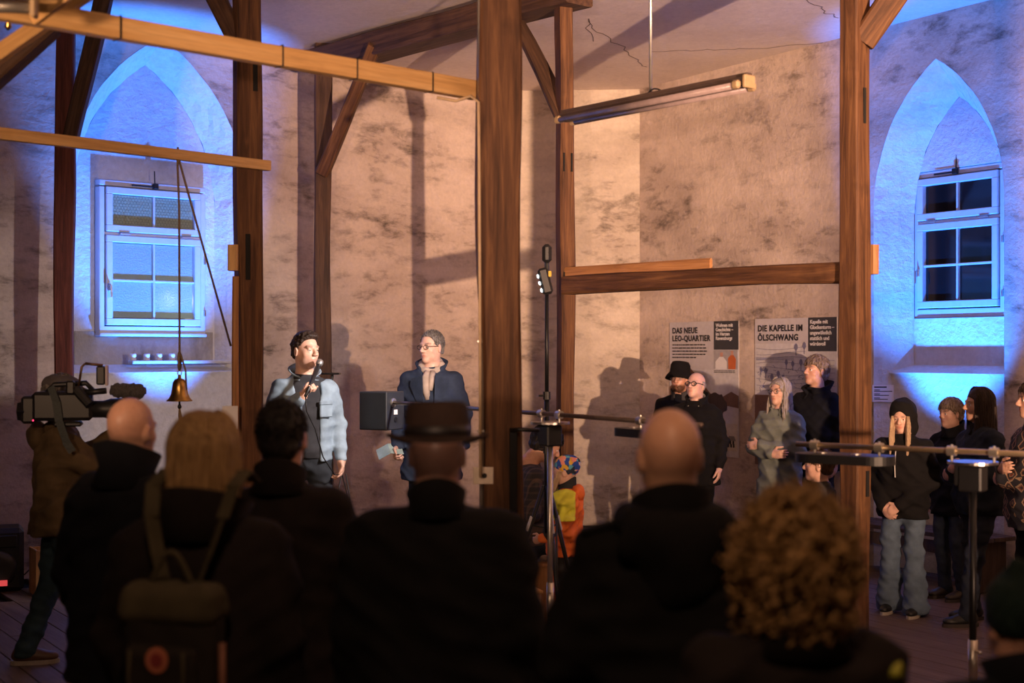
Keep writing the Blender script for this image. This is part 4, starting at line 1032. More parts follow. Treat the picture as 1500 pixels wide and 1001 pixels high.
w2 = watcher(190, 5.2, 1.72, -22, 'bald man in a black coat with upturned fur collar standing beside the cameraman', C_navyblk, 1.2, skin=RUDDY, shaved=((.16, .10, .075), .55, -.005), collar_args=dict(r=.096, z0=1.43, z1=1.565, flare=.03, th=.03))
w3 = watcher(298, 4.0, 1.70, -12, 'woman with straight blonde bob and dark jacket wearing a small backpack', C_brownblk, 1.30, shoulder=.015, collar_args=dict(r=.118, z0=1.42, z1=1.53, flare=.035, th=.03))
hq = w3.hair_long(H_bl, length=.105, t=.016, width=.100, lump=(.003, 55, 6, 4), depth=.090); w3.locks(H_bl, 230, .118, face=45, R=(.096, .118, .112), r=.0065, wave=.002, flare=1.08, parent=hq, end_in=.06)
w4 = watcher(412, 4.75, 1.72, -3, 'man with short dark hair in a dark collared jacket, seen from behind', C_brownblk, 1.12, skin=RUDDY, elR=(.27, -.02, 1.12), wrR=(.285, .10, .905), hdR=((0, .3, -.9), (-1, .2, 0), .9), collar_args=dict(r=.078, z0=1.45, z1=1.53, flare=.012))
w4.hair_short(H_blk, .006, .06, -.072, (.002, 80, 4, 4), tl=.018, tr=.0025, tuft=700)
w5 = watcher(640, 4.1, 1.715, 2, 'broad man in a black coat wearing a dark felt hat', C_black, 1.30, skin=RUDDY, shaved=((.09, .06, .05), .7, .05), shoulder=.02, collar_args=dict(r=.075, z0=1.45, z1=1.525, flare=.012))
w6 = watcher(982, 3.6, 1.745, 6, 'bald man in a dark hooded jacket, close to the camera in the middle', C_black, 1.16, skin=(.66, .36, .23), shaved=((.32, .19, .13), .5, -.01), arms=front_arms, shoulder=.012, collar_args=dict(r=.085, z0=1.44, z1=1.535, flare=.02))
w7 = watcher(1163, 2.9, 1.575, 8, 'person with a big mop of curly blonde hair in front, very close', C_brownblk, 1.22, collar_args=dict(r=.10, z0=1.43, z1=1.53, flare=.02, th=.025))
w8 = watcher(1497, 3.3, 1.35, 4, 'small dark figure in a green woolly hat at the bottom right corner', C_navyblk, 1.28, collar_args=dict(r=.10, z0=1.42, z1=1.54, flare=.03, th=.03))
w8.headfield('woolly_hat', [(ell((0, -.012, .045), (.092, .112, .105)), .01), (ell((0, -.012, .15), (.03, .03, .025)), .03)], cloth('dark_green_wool', (.010, .022, .018)), .006, (.003, 60, 3, 4), [lambda X, Y, Z: -.02 - Z + 0 * X + 0 * Y])
# felt hat
hat_m = cloth('brown_black_felt', (.028, .016, .012), .85)
ht = MB()
nn = 48; prof = [(.142, -.004, 1), (.128, .004, 1), (.105, .004, .5), (.090, .010, 0), (.088, .05, 0), (.083, .085, 0), (.072, .098, 0), (.04, .090, 0), (.005, .080, 0)]
vs = []; fs = []
for r_, z_, wv in prof:
    for k in range(nn):
        a = 2 * math.pi * k / nn; up = .018 * wv * (math.cos(a) ** 2) - .020 * wv * max(0, math.sin(a)) - .004 * wv
        vs.append((r_ * math.cos(a) * .97, r_ * math.sin(a) * 1.12 - .012, z_ + up * (r_ / .14)))
for r_, z_, wv in ((.140, -.010, 1), (.105, -.004, .5), (.088, .0, 0)):
    pass
for i in range(len(prof) - 1):
    for k in range(nn):
        a, b = i * nn + k, i * nn + (k + 1) % nn; fs.append((a, b, b + nn, a + nn))
fs.append(tuple(range(nn - 1, -1, -1))); fs.append(tuple((len(prof) - 1) * nn + k for k in range(nn)))
ht.add(vs, fs)
def in_head(f, name, mb, mat, loc, label=None, cat=None, pitch=0):
    o = mb.build(name, mat, f.root, True); o.matrix_local = Matrix.Translation(f.hc) @ Matrix(f.T[0]).to_4x4() @ Matrix.Scale(f.hs, 4) @ Matrix.Translation(loc) @ Matrix.Rotation(math.radians(pitch), 4, 'X')
    return o
ho = in_head(w5, 'felt_hat', ht, hat_m, (0, 0, .046), pitch=-2); ho.scale = ho.scale * 1.13
bd = MB(); bd.lathe([(.0915, .010), (.0912, .034), (.088, .035)], (0, -.012, 0), 40, None, .97, 1.12); bd.build('hat_band', plain('dark_ribbon', (.010, .008, .008), .5), ho, True)
# curly mop
H_curl = hair_mat('curly_blonde_hair', (.11, .055, .02), (.50, .29, .11), (35, 35, 30), .6)
rc_ = random.Random(8); cm = MB(); R_ = np.random.RandomState(3)
for i in range(1000):
    u = rc_.uniform(-.75, 1); th = rc_.uniform(0, 6.283); rr = math.sqrt(1 - u * u)
    d = v3((rr * math.cos(th), rr * math.sin(th), u))
    if d[1] > .72 and u < .45: continue
    k = .90 + .20 * rc_.random(); c = v3((0, -.02, .0)) + d * v3((.135, .145, .155)) * k; 
    if u < -.1: c[2] -= .09 * (-.1 - u)
    ax = d * .5 + v3((0, 0, -1)) * (.3 + .6 * rc_.random()) + R_.normal(size=3) * .25; ax /= np.linalg.norm(ax)
    s1 = np.cross(ax, v3((.3, .7, .2))); s1 /= np.linalg.norm(s1); s2 = np.cross(ax, s1); ln = rc_.uniform(.035, .07); cr = rc_.uniform(.005, .010); tw = rc_.uniform(1.5, 3.0); p0 = rc_.uniform(0, 6)
    pts = [c + ax * ln * (t - .5) + (s1 * math.cos(p0 + t * tw * 6.28) + s2 * math.sin(p0 + t * tw * 6.28)) * cr for t in np.linspace(0, 1, 12)]
    cm.tube(pts, [.0015 + .0028 * math.sin(math.pi * t) for t in np.linspace(0, 1, 12)], 4)
core = [(ell((0, -.02, .0), (.128, .138, .148)), .01), (ell((0, -.03, -.10), (.115, .10, .09)), .04)]
hb = w7.headfield('hair', core, H_curl, .006, (.012, 70, 7, 6), [], [(ell((0, .14, -.04), (.06, .09, .10)), .02)])
co = w7.headobj('curls', cm, H_curl); co.parent = hb; co.matrix_local = Matrix.Identity(4)
# hood and shoulder strap of the jacket in the middle, yellow tab on the curly person's shoulder
S = w6.S
hd = Field((-.3, -.35, 1.2), (.3, .25, 1.62), .010)
for pr, k in ((ell(v3((0, -.115, 1.435)) * S, v3((.165, .075, .085)) * S), .02), (ell(v3((.10, -.03, 1.475)) * S, v3((.055, .09, .045)) * S), .04), (ell(v3((-.10, -.03, 1.475)) * S, v3((.055, .09, .045)) * S), .04), (ell(v3((0, -.13, 1.36)) * S, v3((.10, .05, .09)) * S), .04)): hd.apply(pr, k)
hd.noise(.004, 30, 3); V, Q = hd.mesh(); mesh_np('hood', V, Q, C_black, w6.root)
m = MB(); m.box(v3((-.165, -.02, 1.468)) * S, (.14, .05, .018), Matrix.Rotation(math.radians(-14), 3, 'Y'), .006); m.build('shoulder_tab', C_black, w6.root)
m = MB(); m.tube([v3(q) * w7.S for q in ((.195, -.11, 1.395), (.215, -.06, 1.41), (.225, .0, 1.405))], [.012, .016, .012], 8); m.build('yellow_tab', plain('neon_yellow_fabric', (.42, .40, .04), .6), w7.root, True)

# --- cameraman ---------------------------------------------------------------
cmn = fig(88, 8.6, 1.74, -72, 'cameraman in an olive jacket and flat cap filming with a shoulder camera', head=(8, -4, 6), skin=RUDDY, elR=(.24, .16, 1.22), wrR=(.17, .40, 1.40), hdR=((-.2, .7, .7), (-1, 0, .1), 1.0), elL=(-.25, .10, 1.22), wrL=(-.06, .38, 1.42), hdL=((.2, .8, .5), (.8, .0, .5), 1.0), anR=(.10, .17, .09), knR=(.10, .12, .50), anL=(-.10, -.20, .09), knL=(-.10, -.05, .50))
cmn.body(.0065); cmn.top(C_olive, 'jacket', hem=.80, fit=1.14, arm=(.085, .072, .055), collar=1.48, neck_r=.095, wr=.006, seed=22)
hd = Field((-.3, -.4, 1.15), (.3, .2, 1.6), .011)
for pr, k in ((ell(v3((0, -.13, 1.40)) * cmn.S, v3((.15, .07, .09)) * cmn.S), .02),): hd.apply(pr, k)
hd.noise(.005, 30, 5); V, Q = hd.mesh(); mesh_np('hood', V, Q, C_olive, cmn.root)
cmn.bottom(cloth('teal_denim', (.035, .065, .085)), r=(.10, .075, .062), wr=.005); cmn.shoes(plain('brown_leather', (.10, .05, .03), .5), M_sole); cmn.hair_short(H_salt, .010, .06, -.06)
cmn.headfield('flat_cap', [(ell((0, -.01, .075), (.098, .118, .062)), .01), (ell((0, .085, .055), (.075, .065, .014), rot(0, -12, 0)), .02)], cloth('grey_tweed', (.10, .09, .095)), .0055, (.002, 60, 3, 4), [lambda X, Y, Z: .035 - Z + 0 * X + 0 * Y])

# --- people by the right wall --------------------------------------------------
b13 = fig(996, 13.85, 1.74, 158, 'bearded man in a black bucket hat standing by the first poster', skin=RUDDY, head=(-4, 4, 0), stubble=((.13, .06, .035), .95)); b13.body(.007); b13.top(C_navyblk, 'jacket', hem=.75, fit=1.12, seed=5); b13.collar(C_dkgrey, r=.085, gap=.4); b13.bottom(C_jeand); b13.shoes(M_shoe, M_soled); b13.glasses(M_steel, r=.020, rh=.9, thick=.0015)
b13.headfield('beard', [(ell((0, .038, -.085), (.058, .055, .045)), .01)], H_red, .006, (.004, 80, 3, 4), [], [(ell((0, .06, -.045), (.045, .06, .022)), .01)])
m = MB(); m.lathe([(.150, -.055), (.135, -.022), (.105, .012), (.100, .085), (.085, .112), (.03, .118), (.0, .118)], (0, 0, 0), 32, None, .95, 1.1); in_head(b13, 'bucket_hat', m, C_black, (0, -.010, .058), pitch=7)
b14 = fig(1020, 12.85, 1.70, 150, 'bald man with black glasses looking up in front of the first poster', skin=(.70, .44, .36), head=(-6, 12, 0), brow=(.35, .3, .28), elR=(.26, .02, 1.13), wrR=(.10, .23, 1.16), hdR=((-.8, .3, .45), (-.2, -.9, .2), .9)); b14.body(.0065)
b14.top(C_black, 'jacket', hem=.72, fit=1.15, seed=6); b14.collar(C_black, r=.092, gap=.6, flare=.02); b14.collar(C_white, 'shirt_collar', r=.070, z0=1.46, z1=1.515, gap=.5, th=.006); b14.bottom(C_black); b14.shoes(M_shoe, M_soled); b14.glasses(M_gl, r=.023, rh=.85, thick=.004)
b14.headfield('hair_fringe', [(ell((0, -.014, .02), (.082, .103, .085)), .01)], H_gr, .006, (.002, 80, 3, 4), [lambda X, Y, Z: np.maximum(np.maximum(Z - .045, -.05 - Z), Y - .015) + 0 * X], [(ell((q * .088, -.006, -.008), (.016, .026, .036)), .006) for q in (-1, 1)])
b15 = fig(1143, 12.3, 1.655, 138, 'woman with long grey hair and sage parka standing with folded arms', skin=(.66, .41, .32), head=(-4, 4, 0), elR=(.24, .08, 1.12), wrR=(-.06, .235, 1.08), hdR=((-1, .1, .1), (0, -1, 0), .3), elL=(-.24, .08, 1.12), wrL=(.09, .215, 1.16), hdL=((1, .05, -.1), (0, -1, 0), .3)); b15.body(.0065)
b15.top(C_sage, 'parka', hem=.55, fit=1.10, arm=(.080, .070, .054), collar=1.49, wr=.0055, seed=7, hem_r=(.225, .17)); b15.collar(C_sage, r=.088, z0=1.43, z1=1.525, gap=.35, flare=.022); b15.bottom(C_jeand); b15.shoes(M_shoe, M_soled); b15.glasses(M_gl, r=.021, rh=.9); hq = b15.hair_long(H_gr, length=.20, t=.008, width=.088, lump=(.004, 42, 9, 4), face_open=.064, front=.082); b15.locks(H_gr, 190, .25, face=62, R=(.088, .110, .105), r=.0055, wave=.008, wfreq=32, flare=1.18, parent=hq, front_drop=.05)
b16 = fig(1196, 12.75, 1.84, 128, 'tall ash-blond man in a dark hooded sweater looking up by the second poster', skin=(.62, .36, .26), head=(-8, 9, 0), brow=(.25, .17, .12)); b16.body(.0065)
b16.top(C_navyblk, 'hooded_sweater', hem=.80, fit=1.14, seed=8); b16.collar(C_navyblk, 'hood', r=.10, z0=1.41, z1=1.52, gap=.3, flare=.04, th=.03); b16.bottom(C_jeand); b16.shoes(M_shoe, M_soled); b16.hair_short(H_ash, .018, .055, -.075, (.005, 60, 6, 4), side=-.035)
b17 = fig(1201, 9.15, 1.245, 72, 'small boy with short brown hair in front of the right post', skin=FAIR, head=(0, 4, 0)); b17.body(.006); b17.top(C_dkgrey, 'jacket', hem=.78, fit=1.15, seed=9); b17.bottom(C_jeand); b17.shoes(M_shoe, M_soled); b17.hair_short(hair_mat('brown_hair', (.045, .022, .012), (.14, .07, .04)), .015, .045, -.065, (.003, 70, 4, 4))
b18 = fig(1323, 10.3, 1.52, 148, 'girl in a black hood with long fair hair and flared jeans', skin=FAIR, head=(0, -10, 0), elR=(.245, -.02, 1.12), wrR=(.11, .175, .90), hdR=((-.6, .2, -.75), (-.3, -.9, 0), .6), elL=(-.245, -.02, 1.12), wrL=(-.02, .19, .92), hdL=((.7, .2, -.6), (.2, -.9, 0), .6), laces=M_lace, anL=(-.12, .05, .09), anR=(.12, -.02, .09)); b18.body(.006)
b18.top(C_black, 'hooded_jacket', hem=.80, fit=1.12, arm=(.082, .074, .060), seed=10, hem_r=(.215, .165)); b18.bottom(C_jean, r=(.094, .078, .09), flare=.112, zmin=.02, wr=.006); b18.shoes(M_black, M_sole)
b18.headfield('hood', [(ell((0, -.025, .035), (.112, .135, .128)), .02), (ell((0, .02, .11), (.070, .085, .045)), .04), (ell((0, -.06, -.10), (.105, .09, .10)), .04)], C_black, .006, (.004, 35, 4, 4), [], [(ell((0, .13, -.035), (.078, .115, .115)), .015)])
m = MB()
for q in (-1, 1):
    for j in range(7):
        x = q * (.058 + .006 * (j % 4)); y = .055 + .007 * j; m.tube([(x * .9, y * .8, .03), (x, y, -.04), (x * 1.05, y + .03, -.14), (x * (1.0 + .05 * (j % 3)), y + .055, -.27), (x * .95, y + .06, -.36 - .01 * (j % 3))], [.008, .012, .013, .012, .004], 6)
b18.headobj('hair', m, H_fair)
m = MB(); m.tube([v3(q) * b18.S for q in ((.01, .17, 1.38), (.015, .185, 1.25), (.01, .19, 1.15))], .004, 5); m.build('drawstring', M_lace, b18.root)
b19 = fig(1394, 10.9, 1.52, 115, 'person with short fair hair half hidden behind the long-haired man', skin=FAIR, head=(0, 0, 0)); b19.body(.007); b19.top(C_navyblk, 'jacket', hem=.75, seed=11); b19.collar(C_navyblk, r=.09); b19.bottom(C_jeand); b19.shoes(M_shoe, M_soled); b19.hair_short(H_ash, .018, .05, -.08, (.004, 60, 6, 4), side=-.04)
b20 = fig(1436, 9.95, 1.63, 98, 'man with long straight dark hair and dark jumper facing left', skin=TAN, head=(-2, 2, 0), stubble=((.22, .12, .09), .5), elR=(.25, .06, 1.12), wrR=(-.02, .24, 1.16), hdR=((-1, .2, .2), (0, -1, 0), .5), elL=(-.25, .05, 1.12), wrL=(.02, .22, 1.10), hdL=((1, .2, .1), (0, -1, 0), .5), laces=M_lace, anL=(-.12, .16, .09), knL=(-.11, .10, .5), anR=(.12, .0, .09)); b20.body(.006)
b20.top(cloth('dark_blue_jumper', (.016, .022, .035)), 'jumper', hem=.82, fit=1.10, seed=12, belly=.02); b20.collar(C_black, 'collar', r=.085, z0=1.42, z1=1.54, flare=.01, th=.02); b20.bottom(C_jeand, wr=.006); b20.shoes(M_black, M_soled); hq = b20.hair_long(H_long, length=.24, t=.007, width=.084, lump=(.003, 50, 6, 4), depth=.085, drop=.01, face_open=.066, front=.070); b20.locks(H_long, 200, .27, face=48, R=(.086, .107, .103), r=.006, wave=.003, flare=1.12, parent=hq)
# patterned sweater
def pattern_mat():
    m, nt, b = new_mat('patterned_knit'); b.inputs['Roughness'].default_value = .9
    v = coords(nt, (1, 1, 1)); br = N(nt, 'ShaderNodeTexVoronoi', distance='MANHATTAN'); br.inputs['Scale'].default_value = 11; br.inputs['Randomness'].default_value = .45; L(nt, v, br.inputs['Vector'])
    c = ramp(nt, br.outputs['Distance'], [(.10, (.16, .04, .025)), (.22, (.30, .20, .12)), (.30, (.015, .014, .02)), (.48, (.15, .05, .03)), (.56, (.30, .21, .13)), (.66, (.015, .014, .02))])
    [n for n in nt.nodes if n.type == 'VALTORGB'][-1].color_ramp.interpolation = 'CONSTANT'
    L(nt, c, b.inputs['Base Color']); bump(nt, b, noise(nt, v, 200), .4, .01); return m
b21 = fig(1517, 9.2, 1.69, 92, 'person in a patterned knitted jacket cut off by the right edge', skin=TAN, head=(0, 2, 0), elR=(.25, .06, 1.12), wrR=(-.02, .24, 1.18), hdR=((-1, .2, .2), (0, -1, 0), .5), elL=(-.25, .05, 1.12), wrL=(.02, .22, 1.10), hdL=((1, .2, .1), (0, -1, 0), .5)); b21.body(.0065)
b21.top(pattern_mat(), 'knitted_jacket', hem=.78, fit=1.12, seed=13, belly=.02); b21.bottom(C_black); b21.shoes(M_shoe, M_soled); b21.hair_short(H_dk, .014, .06, -.06)
# --- child in hi-vis clothes ---------------------------------------------------
O_or = cloth('neon_orange_fabric', (.95, .20, .05)); O_ye = cloth('neon_yellow_cloth', (.85, .84, .08))
def beanie_mat():
    m, nt, b = new_mat('floral_beanie'); b.inputs['Roughness'].default_value = .9
    v = coords(nt); n_ = N(nt, 'ShaderNodeTexVoronoi'); n_.inputs['Scale'].default_value = 30; L(nt, v, n_.inputs['Vector'])
    h_ = N(nt, 'ShaderNodeSeparateColor'); L(nt, n_.outputs['Color'], h_.inputs[0])
    c = ramp(nt, h_.outputs[0], [(.0, (.02, .07, .38)), (.22, (.75, .28, .22)), (.42, (.10, .35, .50)), (.58, (.65, .38, .05)), (.72, (.60, .45, .42)), (.86, (.02, .03, .06))])
    [n for n in nt.nodes if n.type == 'VALTORGB'][-1].color_ramp.interpolation = 'CONSTANT'; L(nt, c, b.inputs['Base Color']); return m
c12 = fig(829, 9.55, 1.17, 82, 'child in neon orange and yellow rain clothes and a flowery beanie', skin=FAIR, head=(0, 8, 0), elR=(.24, -.02, 1.12), wrR=(.16, .14, .96), elL=(-.24, .0, 1.12), wrL=(-.17, .22, .98), hdL=((.2, .9, -.3), (1, 0, 0), .7)); c12.body(.0055)
Sc = c12.S
jk = c12.top(O_or, 'jacket', hem=.80, fit=1.22, arm=(.088, .078, .064), collar=1.48, h=.009, wr=.007, seed=14)
V_ = c12.top(O_ye, 'yellow_yoke', hem=1.17, fit=1.25, arm=(.094, .082, .06), cuff=-.35, collar=1.47, h=.008, wr=.007, seed=14, clips=[lambda X, Y, Z: (Y - .16 * Sc) + 0 * X + 0 * Z, lambda X, Y, Z: -.115 * Sc - Y + 0 * X + 0 * Z])
c12.bottom(C_dkgrey, r=(.115, .085, .075), wr=.006)
m = MB()
for q in (1, -1):
    kn, an = c12.kn[q] * Sc, c12.an[q] * Sc; m.tube([kn + v3((0, .075, .25)) * Sc, kn + v3((0, .080, .02)) * Sc, an + v3((0, .075, .08)) * Sc], [.04, .036, .034], 8)
m.build('orange_leg_panel', O_or, c12.root, True)
for q in (1, -1):
    e, w_ = c12.el[q] * Sc, c12.wr[q] * Sc; m = MB(); m.tube([e * .7 + w_ * .3, e * .25 + w_ * .75], [.055, .052], 12); m.build('sleeve_band', C_dkgrey, jk, True)
c12.shoes(M_black, M_soled)
c12.headfield('beanie', [(ell((0, -.012, .045), (.088, .108, .102)), .01), (ell((0, -.075, .085), (.055, .045, .05)), .05)], beanie_mat(), .0045, (.002, 60, 3, 4), [lambda X, Y, Z: np.interp(Y, [-.1, .0, .08], [-.035, -.005, .025]).astype(np.float32) - Z + 0 * X])
hd = Field((-.2, -.3, .75), (.2, .2, 1.12), .008)
hd.apply(ell(v3((0, -.12, 1.42)) * Sc, v3((.13, .07, .09)) * Sc), .02); hd.noise(.004, 40, 2); V, Q = hd.mesh(); mesh_np('hood', V, Q, O_or, c12.root)
c12.collar(C_char, 'neck_warmer', r=.085, z0=1.42, z1=1.54, flare=.005, th=.025)
m = MB()
for q in (-1, 1):
    for j in range(5): m.tube([(q * .07, .02 + .008 * j, -.0), (q * .075, .03 + .008 * j, -.06), (q * .075, .05 + .008 * j, -.14), (q * .08, .06 + .008 * j, -.21)], [.006, .011, .012, .004], 6)
c12.headobj('hair', m, H_fair)
# --- seated person behind the middle post ---------------------------------------
def plaid_mat():
    m, nt, b = new_mat('dark_plaid'); b.inputs['Roughness'].default_value = .9
    v = coords(nt); c = None
    for ax in 'XZ':
        wv = N(nt, 'ShaderNodeTexWave', bands_direction=ax); wv.inputs['Scale'].default_value = 7; L(nt, v, wv.inputs['Vector'])
        r_ = ramp(nt, wv.outputs['Fac'], [(.78, (.018, .016, .02)), (.86, (.07, .045, .04))]); c = r_ if c is None else mix(nt, c, r_, .5, 'ADD')
    L(nt, c, b.inputs['Base Color']); return m
s11 = fig(776, 10.1, 1.75, -78, 'dark-haired person in a plaid shirt sitting bent forward behind the middle post', z=0, skin=RUDDY, dhip=-.36, head_at=(0, .12, 1.23), head=(0, -28, 0), elR=(.25, -.04, .78), wrR=(.20, .14, .92), hdR=((-.3, .6, .5), (-1, 0, 0), .9), elL=(-.24, .0, .80), wrL=(-.10, .20, .80), knR=(.14, .40, .52), knL=(-.14, .40, .52), anR=(.13, .36, .09), anL=(-.13, .36, .09)); s11.body(.007)
s11.top(plaid_mat(), 'plaid_shirt', hem=.90, fit=1.05, collar=1.46, seed=15); s11.bottom(C_jeand, wr=.004); s11.shoes(M_shoe, M_soled); s11.hair_short(H_blk, .020, .05, -.075, (.004, 60, 4, 4), side=-.035)
# ------------------------------------------------------------------ things in the room
def W(f, l):
    """person-local point (metres) to world"""
    return Vector(f.root.location) + Matrix.Rotation(f.root.rotation_euler.z, 3, 'Z') @ Vector(tuple(l))
def HW(f, l): return W(f, f.T[0] @ (v3(l) * f.hs) + f.hc)
def aimq(a, b, up='Z'): return (Vector(b) - Vector(a)).to_track_quat('X', up).to_matrix()
def text_part(txt, size, M4, mat, parent, name='lettering', ext=.0008, bold=.0, spacing=1.0):
    cu = bpy.data.curves.new(name, 'FONT'); cu.body = txt; cu.size = size; cu.extrude = ext; cu.offset = bold; cu.space_character = spacing; cu.resolution_u = 3
    t = bpy.data.objects.new(name, cu); COL.objects.link(t); dg = bpy.context.evaluated_depsgraph_get(); dg.update()
    me = bpy.data.meshes.new_from_object(t.evaluated_get(dg)); bpy.data.objects.remove(t); me.materials.clear(); me.materials.append(mat); me.name = name
    o = bpy.data.objects.new(name, me); COL.objects.link(o); o.parent = parent; o.matrix_local = M4; return o
# --- hanging fluorescent lamp
la, lb = at(824, 176, 8.82), at(1098, 122, 7.63); Ll = (lb - la).length; Rl = aimq(la, lb)
lamp = empty('fluorescent_lamp', (la + lb) / 2, 0, 'long twin-tube fluorescent lamp hanging on a thin rod, switched off', 'lamp'); lamp.rotation_euler = Rl.to_euler()
M_tube = plain('unlit_tube', (.26, .20, .20), .25); M_lampb = plain('brown_lamp_body', (.07, .045, .036), .5); M_cap = plain('cream_lamp_holder', (.36, .25, .14), .5)
m = MB(); m.box((0, 0, .012), (Ll, .07, .05), None, .008); m.box((0, 0, .045), (Ll, .045, .025), None, .004); m.build('housing', M_lampb, lamp)
for y in (-.062, .062):
    m = MB(); m.tube([(-Ll / 2 + .05, y, -.012), (Ll / 2 - .07, y, -.012)], .019, 12); m.build('tube', M_tube, lamp, True)
    for x in (-Ll / 2 + .03, Ll / 2 - .04): m = MB(); m.box((x, y, -.008), (.05, .034, .045), None, .010); m.build('tube_holder', M_cap, lamp)
m = MB(); m.box((Ll / 2 - .005, 0, .01), (.02, .085, .07), None, .004); m.build('end_cap', M_cap, lamp)
lp = at(953, 138, 8.25); kk = (lp - (la + lb) / 2)
m = MB(); m.tube([(lp.x, lp.y, la.z + .04), (lp.x, lp.y, CEIL)], .009, 8); o = m.build('hanging_rod', M_zinc, lamp, True); o.matrix_parent_inverse = (Matrix.Translation(lamp.location) @ Rl.to_4x4()).inverted()
m = MB(); m.tube([(Ll * .0 - .02 + .03 * t, .0, .055 + .022 * math.sin(math.pi * t / 4)) for t in range(5)], .005, 6); m.build('cable_loop', M_cable, lamp, True)
# second lamp in the corner
lc = empty('fluorescent_lamp', at(10, 7, 5.2), 0, 'grey tube lamp on the pine beams in the extreme upper left corner', 'lamp')
m = MB(); m.tube([(-.25, 0, 0), (.085, 0, -.012)], .021, 12); m.build('tube', M_zinc, lc, True); m = MB(); m.box((.1, 0, -.005), (.02, .05, .085), None, .005); m.build('end_cap', M_cap, lc); m = MB(); m.box((-.1, 0, .035), (.4, .05, .03), None, .004); m.build('housing', M_lampb, lc)
kb = empty('hanging_bulb', at(12, 33, 6.3), 0, 'small brass lamp holder hanging in the upper left corner', 'lamp'); m = MB(); m.lathe([(.004, .06), (.018, .05), (.022, .02), (.012, 0), (.016, -.02), (.004, -.035)], (0, 0, 0), 16); m.build('holder', M_brass, kb, True); m = MB(); m.tube([(0, 0, .05), (0, 0, .3)], .004, 6); m.build('wire', M_cable, kb)
# --- bell on its ropes
DB = 8.82
bell = empty('hand_bell', at(263, 588, DB), 0, 'small brass bell hanging on a rope in front of the left window', 'bell')
m = MB(); m.lathe([(.080, 0), (.078, .006), (.064, .020), (.052, .045), (.046, .085), (.042, .115), (.030, .135), (.012, .142), (.010, .160), (.004, .165)], (0, 0, 0), 32); m.build('bell_body', M_brass, bell, True)
m = MB(); m.tube([(0, 0, .02), (0, 0, -.02)], .006, 8); m.lathe([(.002, -.05), (.012, -.042), (.013, -.03), (.006, -.018)], (0, 0, 0), 12); m.build('clapper', M_blackm, bell, True)
m = MB(); m.tube([(0, 0, -.045), (.003, 0, -.09), (-.002, 0, -.14)], [.006, .012, .004], 8); m.build('tassel', M_rope, bell, True)
m = MB(); m.tube([(.012 * math.cos(a), 0, .175 + .016 * math.sin(a)) for a in np.linspace(0, 6.28, 13)], .004, 6, False); m.build('ring', M_steel, bell, True)
br = empty('bell_rope', at(263, 222, DB), 0, 'thin rope holding the bell, tied around the lower pine beam', 'rope'); top_ = br.location
m = MB(); zb = at(263, 588, DB).z + .19 - top_.z; m.tube([(0, -.045, .02), (0, -.05, -.10), (0, -.01, -.35), (0, 0, zb + .25), (0, 0, zb)], .007, 6); m.build('rope', M_rope, br, True)
m = MB(); m.tube([(.0, .025 * math.sin(a) , zb + .06 + .05 * math.cos(a)) for a in np.linspace(0, 6.28, 13)], .009, 6, False); m.tube([(.01, -.01, zb + .1), (.04, -.01, zb + .0), (.045, -.01, zb - .12)], .006, 6); m.build('knot', M_rope, br, True)
m = MB(); e_ = at(338, 507, 9.32) - top_; m.tube([(0, -.05, -.03), e_ * .5 + Vector((0, -.02, -.02)), e_], .007, 6); tag(m.build('stay_rope', M_rope, None, True, top_), 'slanting rope from the lower pine beam down to the oak post', 'rope')
# --- candles on the ledge
u0, _ = FL.hit(190, 530, .16); u1, _ = FL.hit(334, 530, .16); zl_ = zledge + .028
cb = MB(); cb.box(FL.M((u0 + u1) / 2, zl_ + .016, .15), (u1 - u0, .10, .030), FL.R, .005); tag(cb.build('candle_board', M_white), 'narrow white board lying on the ledge below the left window', 'board')
wax = plain('white_wax', (.75, .70, .68), .5)
for i, px in enumerate((195, 215, 233, 252)):
    u, _ = FL.hit(px, 524, .15); cd_ = empty('candle', FL.M(u, zl_ + .032, .15), 0, ('first white candle from the left on the ledge board', 'second white candle from the left on the ledge board', 'third white candle from the left on the ledge board', 'white candle nearest the bell rope on the ledge board')[i], 'candle', 'candles on the ledge')
    m = MB(); m.lathe([(.028, 0), (.028, .055), (.024, .06), (.004, .057)], (0, 0, 0), 16); m.build('wax', wax, cd_, True); m = MB(); m.tube([(0, 0, .055), (.002, 0, .068)], .002, 5); m.build('wick', M_black, cd_)
